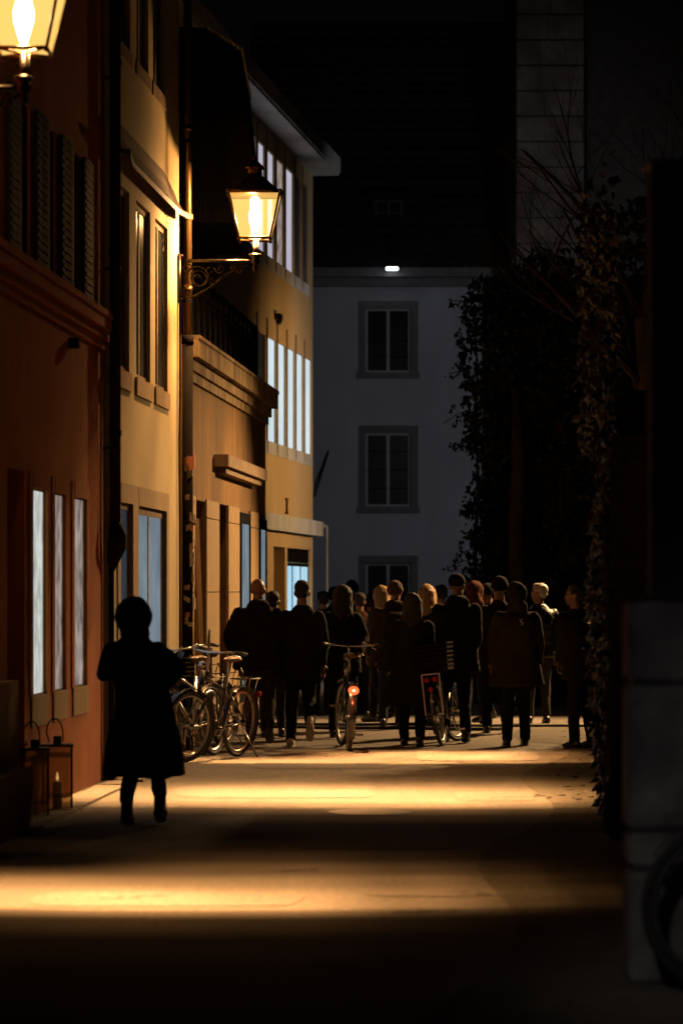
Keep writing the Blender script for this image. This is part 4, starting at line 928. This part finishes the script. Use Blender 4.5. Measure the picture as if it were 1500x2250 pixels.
person('person in brown hooded parka with small white mark between the shoulders', 1134, 1640, 1283, joints=dict(elL=(1086, 1400), wrL=(1084, 1455)), width=1.12, thick=1.22, topstyle='parka', hem=.37, flare=.02, hood='up', hair=None, top_m=CK, extras=emblem, step=(-.05, .15))
person('man with grey hair and shoulder rim lit from the right', 1182, 1590, 1283, phi=6, head=(1184,), head_phi=58, hair='short', hair_m=HG, top_m=mat('black_leather', (.006, .006, .006), .38, var=.3, scale=9, bump=.4, bscale=50), bot_m=CG, width=1.12, hem=.47, thick=1.1, step=(.06, -.03))
person('lone man standing at the right kerb looking left', 1280, 1645, 1285, phi=35, head=(1262,), head_phi=50, hair='short', hair_m=HB, joints=dict(elL=(1236, 1400), wrL=(1230, 1452)), width=1.12, thick=1.15, hem=.42, sep=.1, extras=glasses)

person('dark back of the crowd glimpsed between the striding man and the bicycle', 735, 1560, 1318, hair='short', top_m=CB, H=1.66)
person('taller dark figure far ahead behind the person with rust scarf', 772, 1556, 1312, hair='beanie', hair_m=CB, top_m=CN, H=1.74)
person('figure in dark clothes ahead between the blonde and the man in the cap', 968, 1570, 1306, hair='short', top_m=CB, H=1.68)
person('dark figure ahead half hidden behind the parka', 1132, 1566, 1304, hair='long', top_m=CG, H=1.68)
person('faint figure in dark coat ahead, left of the woman with the basket bicycle', 872, 1562, 1314, hair='long', hair_m=HD, top_m=CB, H=1.66)

# ------------------------------------------------------------ bicycles
M_tyre = mat('tyre_rubber', (.012, .012, .012), .75, var=.3, scale=40)
M_rim = mat('alloy_rim', (.62, .60, .56), .3, .9, var=.1)
M_chrome = mat('chrome', (.7, .7, .7), .15, 1.0, var=.05)
M_red = mat('red_reflector', (.45, .02, .015), .25)
M_redglow = emit('tail_light_glow', (1, .05, .012), None, 5)
M_redcore = emit('tail_light_core', (1, .5, .25), None, 9)
M_saddle = mat('brown_saddle', (.06, .035, .02), .45)
M_plastic = mat('clear_plastic_sheet', (.10, .11, .13), .15, var=.5, scale=6)
def bicycle(label, pos, rz, frame_m, steer=0, lean=0, rack=True, basket=None, light=None, stand=True, spokes=28, fender=True, screen=False, group='bicycles'):
    rt = empty('bicycle', pos, label, 'bicycle', group); rt.rotation_euler = (lean, 0, rz)
    rw, wb, wr = .34, 1.06, .325
    sM = Matrix.Translation((wb, 0, 0)) @ Matrix.Rotation(steer, 4, 'Z') @ Matrix.Translation((-wb, 0, 0))
    def part(n, bm, m, parent=None, front=False, smooth=True):
        o = obj(n, bm, m, parent or rt, smooth)
        if front: o.data.transform(sM)
        return o
    for c, fr in ((0, False), (wb, True)):
        b = B(); ring(b, (c, 0, rw), 'y', rw-.02, .02, 56, 10); tyre = part('tyre', b, M_tyre, None, fr); tyre.name = 'wheel'
        b = B(); ring(b, (c, 0, rw), 'y', rw-.052, .016, 56, 8, .8); part('rim', b, M_rim, tyre, fr)
        b = B(); tube(b, [(c, -.05, rw), (c, .05, rw)], .022, 12); part('hub', b, M_chrome, tyre, fr)
        b = B()
        for i in range(spokes):
            a = 2*math.pi*i/spokes; a2 = a+(.35 if i % 4 < 2 else -.35); sd = .03 if i % 2 else -.03
            tube(b, [(c+.022*math.cos(a2), sd, rw+.022*math.sin(a2)), (c+(rw-.06)*math.cos(a), 0, rw+(rw-.06)*math.sin(a))], .0016, 4)
        part('spokes', b, M_chrome, tyre, fr)
        if fender:
            b = B(); n = 22; a0, a1 = (R(-5), R(190)) if c == 0 else (R(20), R(200)); pr = None
            if c == 0: a0, a1 = R(20), R(215)
            else: a0, a1 = R(35), R(225)
            for i in range(n+1):
                a = a0+(a1-a0)*i/n
                row = [b.verts.new((c+(rw+.022-abs(y)*.25)*math.cos(a), y, rw+(rw+.022-abs(y)*.25)*math.sin(a))) for y in (-.03, -.018, 0, .018, .03)]
                if pr:
                    for j in range(4): b.faces.new((pr[j], pr[j+1], row[j+1], row[j]))
                pr = row
            part('mudguard', b, frame_m, None, fr)
    BBk = Vector((.46, 0, .29)); st = Vector((.33, 0, .78)); hd0, hd1 = Vector((.90, 0, .62)), Vector((.85, 0, .86))
    b = B()
    for s in (-1, 1):
        tube(b, [(0, s*.06, rw), BBk+Vector((0, s*.025, 0))], .010, 8); tube(b, [(0, s*.06, rw), st+Vector((.01, s*.02, -.12))], .009, 8)
    tube(b, [BBk, st], .016, 10); tube(b, [BBk, hd0], .019, 10); tube(b, [st+Vector((.035, 0, -.13))*.9+Vector((.02, 0, -.0)), hd1-Vector((0, 0, .05))], .016, 10); tube(b, [hd0, hd1], .021, 10); tube(b, [BBk-Vector((0, .04, 0)), BBk+Vector((0, .04, 0))], .026, 12)
    part('frame', b, frame_m)
    b = B()
    for s in (-1, 1): tube(b, [(.90, s*.02, .62), (.915, s*.055, .56), (wb, s*.055, rw)], .012, 8)
    tube(b, [(.905, -.05, .60), (.905, .05, .60)], .014, 8); part('fork', b, frame_m, None, True)
    b = B(); tube(b, [(.855, 0, .86), (.835, 0, 1.0), (.87, 0, 1.04)], .013, 8)
    tube(b, [(.70, -.30, 1.05), (.80, -.26, 1.06), (.87, -.12, 1.045), (.88, 0, 1.04), (.87, .12, 1.045), (.80, .26, 1.06), (.70, .30, 1.05)], .011, 8); hb = part('handlebar', b, M_chrome, None, True)
    for s in (-1, 1):
        b = B(); tube(b, [(.78, s*.27, 1.06), (.66, s*.31, 1.045)], .018, 10); part('grip', b, M_tyre, hb, True)
        b = B(); tube(b, [(.80, s*.24, 1.05), (.76, s*.22, 1.03), (.68, s*.25, 1.015)], .006, 6); part('brake_lever', b, M_chrome, hb, True)
    b = B(); ell(b, (.83, -.17, 1.08), (.03, .03, .022)); part('bell', b, M_chrome, hb, True)
    b = B(); ell(b, (.93, 0, .92), (.03, .035, .035)); tube(b, [(.88, 0, .90), (.92, 0, .92)], .008, 6); part('headlight', b, M_chrome, None, True)
    b = B(); tube(b, [st, st+Vector((-.045, 0, .15))], .013, 10); part('seat_post', b, M_chrome)
    b = B(); loft(b, [(0, 0, 0, .001, .001), (0, 0, .001, .02, .09), (0, 0, .06, .05, .075), (0, 0, .13, .065, .03)], 8); b.free(); b = B()
    for t, wv in ((0, .02), (.25, .028), (.5, .045), (.75, .075), (1, .065)): pass
    ell(b, (.22, 0, .955), (.09, .078, .03)); ell(b, (.31, 0, .955), (.12, .035, .024)); sd = part('saddle', b, M_saddle)
    bake(sd, .01, 2)
    b = B(); tube(b, [BBk-Vector((0, .07, 0)), BBk+Vector((0, .07, 0))], .012, 8); ring(b, BBk+Vector((0, -.05, 0)), 'y', .085, .006, 28, 6, .6)
    for s, a in ((-1, R(-60)), (1, R(120))): e = BBk+Vector((.17*math.cos(a), s*.075, .17*math.sin(a))); tube(b, [BBk+Vector((0, s*.07, 0)), e], .010, 8)
    part('crank', b, M_chrome)
    for s, a in ((-1, R(-60)), (1, R(120))):
        e = BBk+Vector((.17*math.cos(a), s*.075, .17*math.sin(a))); b = B()
        for dx in (-.035, 0, .035): box(b, e.x+dx-.007, e.x+dx+.007, e.y+s*.015, e.y+s*.10, e.z-.012, e.z+.012)
        box(b, e.x-.042, e.x+.042, e.y+s*.015, e.y+s*.024, e.z-.012, e.z+.012); box(b, e.x-.042, e.x+.042, e.y+s*.09, e.y+s*.10, e.z-.012, e.z+.012); part('pedal', b, M_chrome, smooth=False)
    b = B()
    for dz in (.085, -.055): tube(b, [(0, -.05, rw+dz*.35), (.46, -.05, .29+dz)], .005, 5)
    part('chain', b, M_iron)
    if rack:
        b = B()
        for s in (-1, 1):
            tube(b, [(.18, s*.05, .76), (-.26, s*.06, .76), (-.28, s*.03, .76)], .006, 6); tube(b, [(0, s*.065, rw), (-.03, s*.062, .76)], .006, 6); tube(b, [(0, s*.065, rw), (-.2, s*.062, .76)], .005, 6)
        for x in (-.28, -.15, -.02, .1, .18): tube(b, [(x, -.055, .76), (x, .055, .76)], .005, 6)
        tube(b, [(-.0, -.055, .77), (-.05, -.05, .85), (.06, 0, .87), (.1, .05, .80), (.02, .055, .77)], .005, 6); part('rack', b, M_iron)
    if basket:
        b = B(); x0, z0, hw = basket
        for i in range(7):
            z = z0+i*.045; g_ = .02*i/8; n = [(x0-.2-g_, -hw-g_, z), (x0+.2+g_, -hw-g_, z), (x0+.2+g_, hw+g_, z), (x0-.2-g_, hw+g_, z), (x0-.2-g_, -hw-g_, z)]; tube(b, n, .012, 6)
        for x in (-.2, -.1, 0, .1, .2):
            for y in (-hw, hw): tube(b, [(x0+x, y, z0), (x0+x*1.1, y*1.1, z0+.29)], .007, 5)
        box(b, x0-.2, x0+.2, -hw, hw, z0-.01, z0+.005); [box(b, x0-.2+dx, x0+.2-dx2, y_-.003, y_+.003, z0, z0+.27) for dx, dx2, y_ in ((0, 0, -hw), (0, 0, hw))]; [box(b, x_-.003, x_+.003, -hw, hw, z0, z0+.27) for x_ in (x0-.2, x0+.2)]; part('basket', b, mat('wicker', (.009, .006, .004), .95, spec=.03, var=.4, scale=40), smooth=False)
    if stand:
        b = B(); tube(b, [(.05, .06, .30), (-.06, .20, .0)], .008, 8); tube(b, [(-.06, .20, .012), (-.09, .24, .004)], .012, 8); part('kickstand', b, M_rim)
    if light == 'on':
        b = B(); ell(b, (-.37, 0, .62), (.026, .055, .042)); tl = part('tail_light', b, M_redglow); b = B(); ell(b, (-.388, 0, .62), (.010, .020, .012)); part('bulb', b, M_redcore, tl)
        rl_ = lamp('POINT', 'tail_light_lamp', (-.43, 0, .62), 3.5, (1, .12, .04), .02); rl_.parent = rt
    else:
        b = B(); tube(b, [(-.355, 0, .60), (-.375, 0, .60)], .028, 14); part('tail_light', b, M_red)
        if light == 'many':
            for z, y in ((.70, -.045), (.70, .045)): b = B(); tube(b, [(-.30, y, z), (-.315, y, z)], .03, 14); part('reflector', b, M_red)
            b = B()
            for s in (-1, 1): box(b, -.31, -.30, s*.09-.006, s*.09+.006, .34, .76)
            box(b, -.31, -.30, -.09, .09, .75, .762); part('carrier_frame', b, M_rim, smooth=False)
            b = B(); tube(b, [(-.355, 0, .48), (-.37, 0, .48)], .022, 12); part('reflector', b, M_chrome)
    if screen:     # pale plastic sheet tied over the front
        b = B(); pr = None
        for i in range(9):
            t = i/8; row = [b.verts.new((1.0+.06*math.sin(j*1.7+i)+.02*t, -.17*(1-.35*t)+.34*(1-.35*t)*j/7, 1.02-.36*t+.02*math.sin(j*2.3+i*1.9))) for j in range(8)]
            if pr:
                for j in range(7): b.faces.new((pr[j], pr[j+1], row[j+1], row[j]))
            pr = row
        part('rain_cover', b, M_plastic)
    return rt
def bike_at(label, pxr, pyr, head_deg, *a, **k):    # rear contact point, heading in degrees from +X
    Y = YG(pyr); return bicycle(label, (XP(pxr, Y), Y, 0), R(head_deg), *a, **k)
M_bk = mat('bike_black_paint', (.014, .013, .013), .25, .2, coat=.6, var=.2); M_bg = mat('bike_grey_paint', (.10, .10, .11), .3, .6, coat=.6, var=.2); M_bs = mat('bike_silver_paint', (.35, .35, .37), .3, .8, coat=.4, var=.1)
bike_at('dark parked bicycle with pale rims and kickstand, rear wheel toward the walkers', 520, 1663, 245, M_bk, steer=R(-14), lean=R(-5), group='bicycles parked by the wall', spokes=32)
bike_at('silver forked parked bicycle under a clear rain cover, partly behind the hooded figure', 470, 1660, 250, M_bs, steer=R(8), lean=R(4), screen=True, group='bicycles parked by the wall')
bike_at('third parked bicycle with front basket, deepest against the stucco wall', 492, 1642, 248, M_bg, steer=R(5), lean=R(3), basket=(1.12, .66, .14), group='bicycles parked by the wall')
bike_at('pushed bicycle seen from behind with glowing red tail light', 766, 1651, 94, M_bk, steer=R(8), lean=R(2), light='on', stand=False, rack=False, group='bicycles pushed by walkers')
bike_at('pushed bicycle with wide wicker basket and round red reflectors', 972, 1640, 79, M_bk, steer=R(-18), lean=R(-6), light='many', basket=(-.05, .79, .17), stand=False, group='bicycles pushed by walkers')
fb_ = bicycle('blurred bicycle leaning on the gate pier at the bottom right corner', (1.53+1.06, 11.72, 0), R(180), M_bk, lean=R(6), stand=False, group=None)
for c_ in fb_.children_recursive:
    if c_.name.split('.')[0] in ('rim', 'spokes'): c_.data.materials[0] = mat('dull_dark_rim', (.03, .03, .03), .7, .3)

# ------------------------------------------------------------ floor lanterns and stand by the orange house
M_clear = mat('sooty_glass', (.06, .04, .02), .2, var=.3)
def candle_lantern(label, px, py, wpx, hpx, candle):
    Y = YG(py); sc = F/Y; w = wpx/sc/2; h = hpx/sc; x = XP(px, Y)
    rt = empty('candle_lantern', (x, Y, 0), label, 'lantern', 'candle lanterns on the pavement')
    rt.rotation_euler = (0, 0, R(6)); b = B()
    for sx in (-1, 1):
        for sy in (-1, 1): box(b, sx*w-.008, sx*w+.008, sy*w-.008, sy*w+.008, .03, h-.03)
    for z in (.012, h-.022): box(b, -w-.012, w+.012, -w-.012, w+.012, z-.01, z+.01)
    for z in (h*.22, h*.25, h*.80, h*.84):
        for s in (-1, 1): box(b, -w, w, s*w-.003, s*w+.003, z-.003, z+.003); box(b, s*w-.003, s*w+.003, -w, w, z-.003, z+.003)
    obj('frame', b, M_iron, rt)
    b = B(); box(b, -.03, .03, -.03, .03, h-.011, h+.045, .004); obj('chimney', b, M_iron, rt)
    b = B(); n = 14; tube(b, [(-w*.55+.0*i, 0, h) if i == 0 else (w*.6*math.cos(R(180-180*i/n))-.02, 0, h+(.17)*math.sin(R(180*i/n))**.6+.0) for i in range(n+1)], .006, 6); obj('handle', b, M_iron, rt)
    for s in (-1, 1):
        g_ = B(); box(g_, -w+.012, w-.012, s*(w-.002)-.001, s*(w-.002)+.001, .03, h-.035)
        m = bpy.data.materials.get('thin_glass') or mat('thin_glass', (.8, .7, .5), .1)
        if not m.get('done'):
            N = m.node_tree.nodes; L = m.node_tree.links; t = N.new('ShaderNodeBsdfTransparent'); t.inputs[0].default_value = (.88, .82, .72, 1); mx = N.new('ShaderNodeMixShader'); mx.inputs[0].default_value = .12
            L.new(t.outputs[0], mx.inputs[1]); L.new(N['Principled BSDF'].outputs[0], mx.inputs[2]); L.new(mx.outputs[0], N['Material Output'].inputs[0]); m['done'] = 1
        obj('glass_pane', g_, m, rt)
    b = B(); loft(b, [(0, 0, .022, .034, .034), (0, 0, h*.42, .033, .033), (0, 0, h*.425, .026, .026)], 16); tube(b, [(0, 0, h*.42), (0, 0, h*.42+.015)], .003, 5); c = obj('candle', b, mat('candle_wax', (.75, .6, .38), .5), rt, True)
    if candle: b = B(); loft(b, [(0, 0, h*.42+.01, .004, .004), (0, 0, h*.42+.03, .011, .011), (0, 0, h*.42+.075, .002, .002)], 10); obj('flame', b, M_candle, c, True)
candle_lantern('front black framed candle lantern on the pavement, unlit', 76, 1799, 58, 160, False)
candle_lantern('rear black framed candle lantern with a lit candle', 126, 1783, 62, 152, True)
b = B(); q = W(200, 1722, YG(1722)); q.z = 0
for dx, dy in ((-.07, -.05), (.08, -.02), (.0, .12)): tube(b, [q+Vector((dx, dy, 0)), q+Vector((.01, .03, .62)), q+Vector((.03-dx*.4, .05, .95))], .007, 6)
for z in (.25, .5): tube(b, [q+Vector((-.06*(1-z), 0, z)), q+Vector((.07*(1-z), 0, z))], .005, 6)
tag(obj('folding_stand', b, M_iron), 'thin folded black metal stand leaning by the dark drainpipe', 'stand')

bpy.data.scenes.remove(TMP)
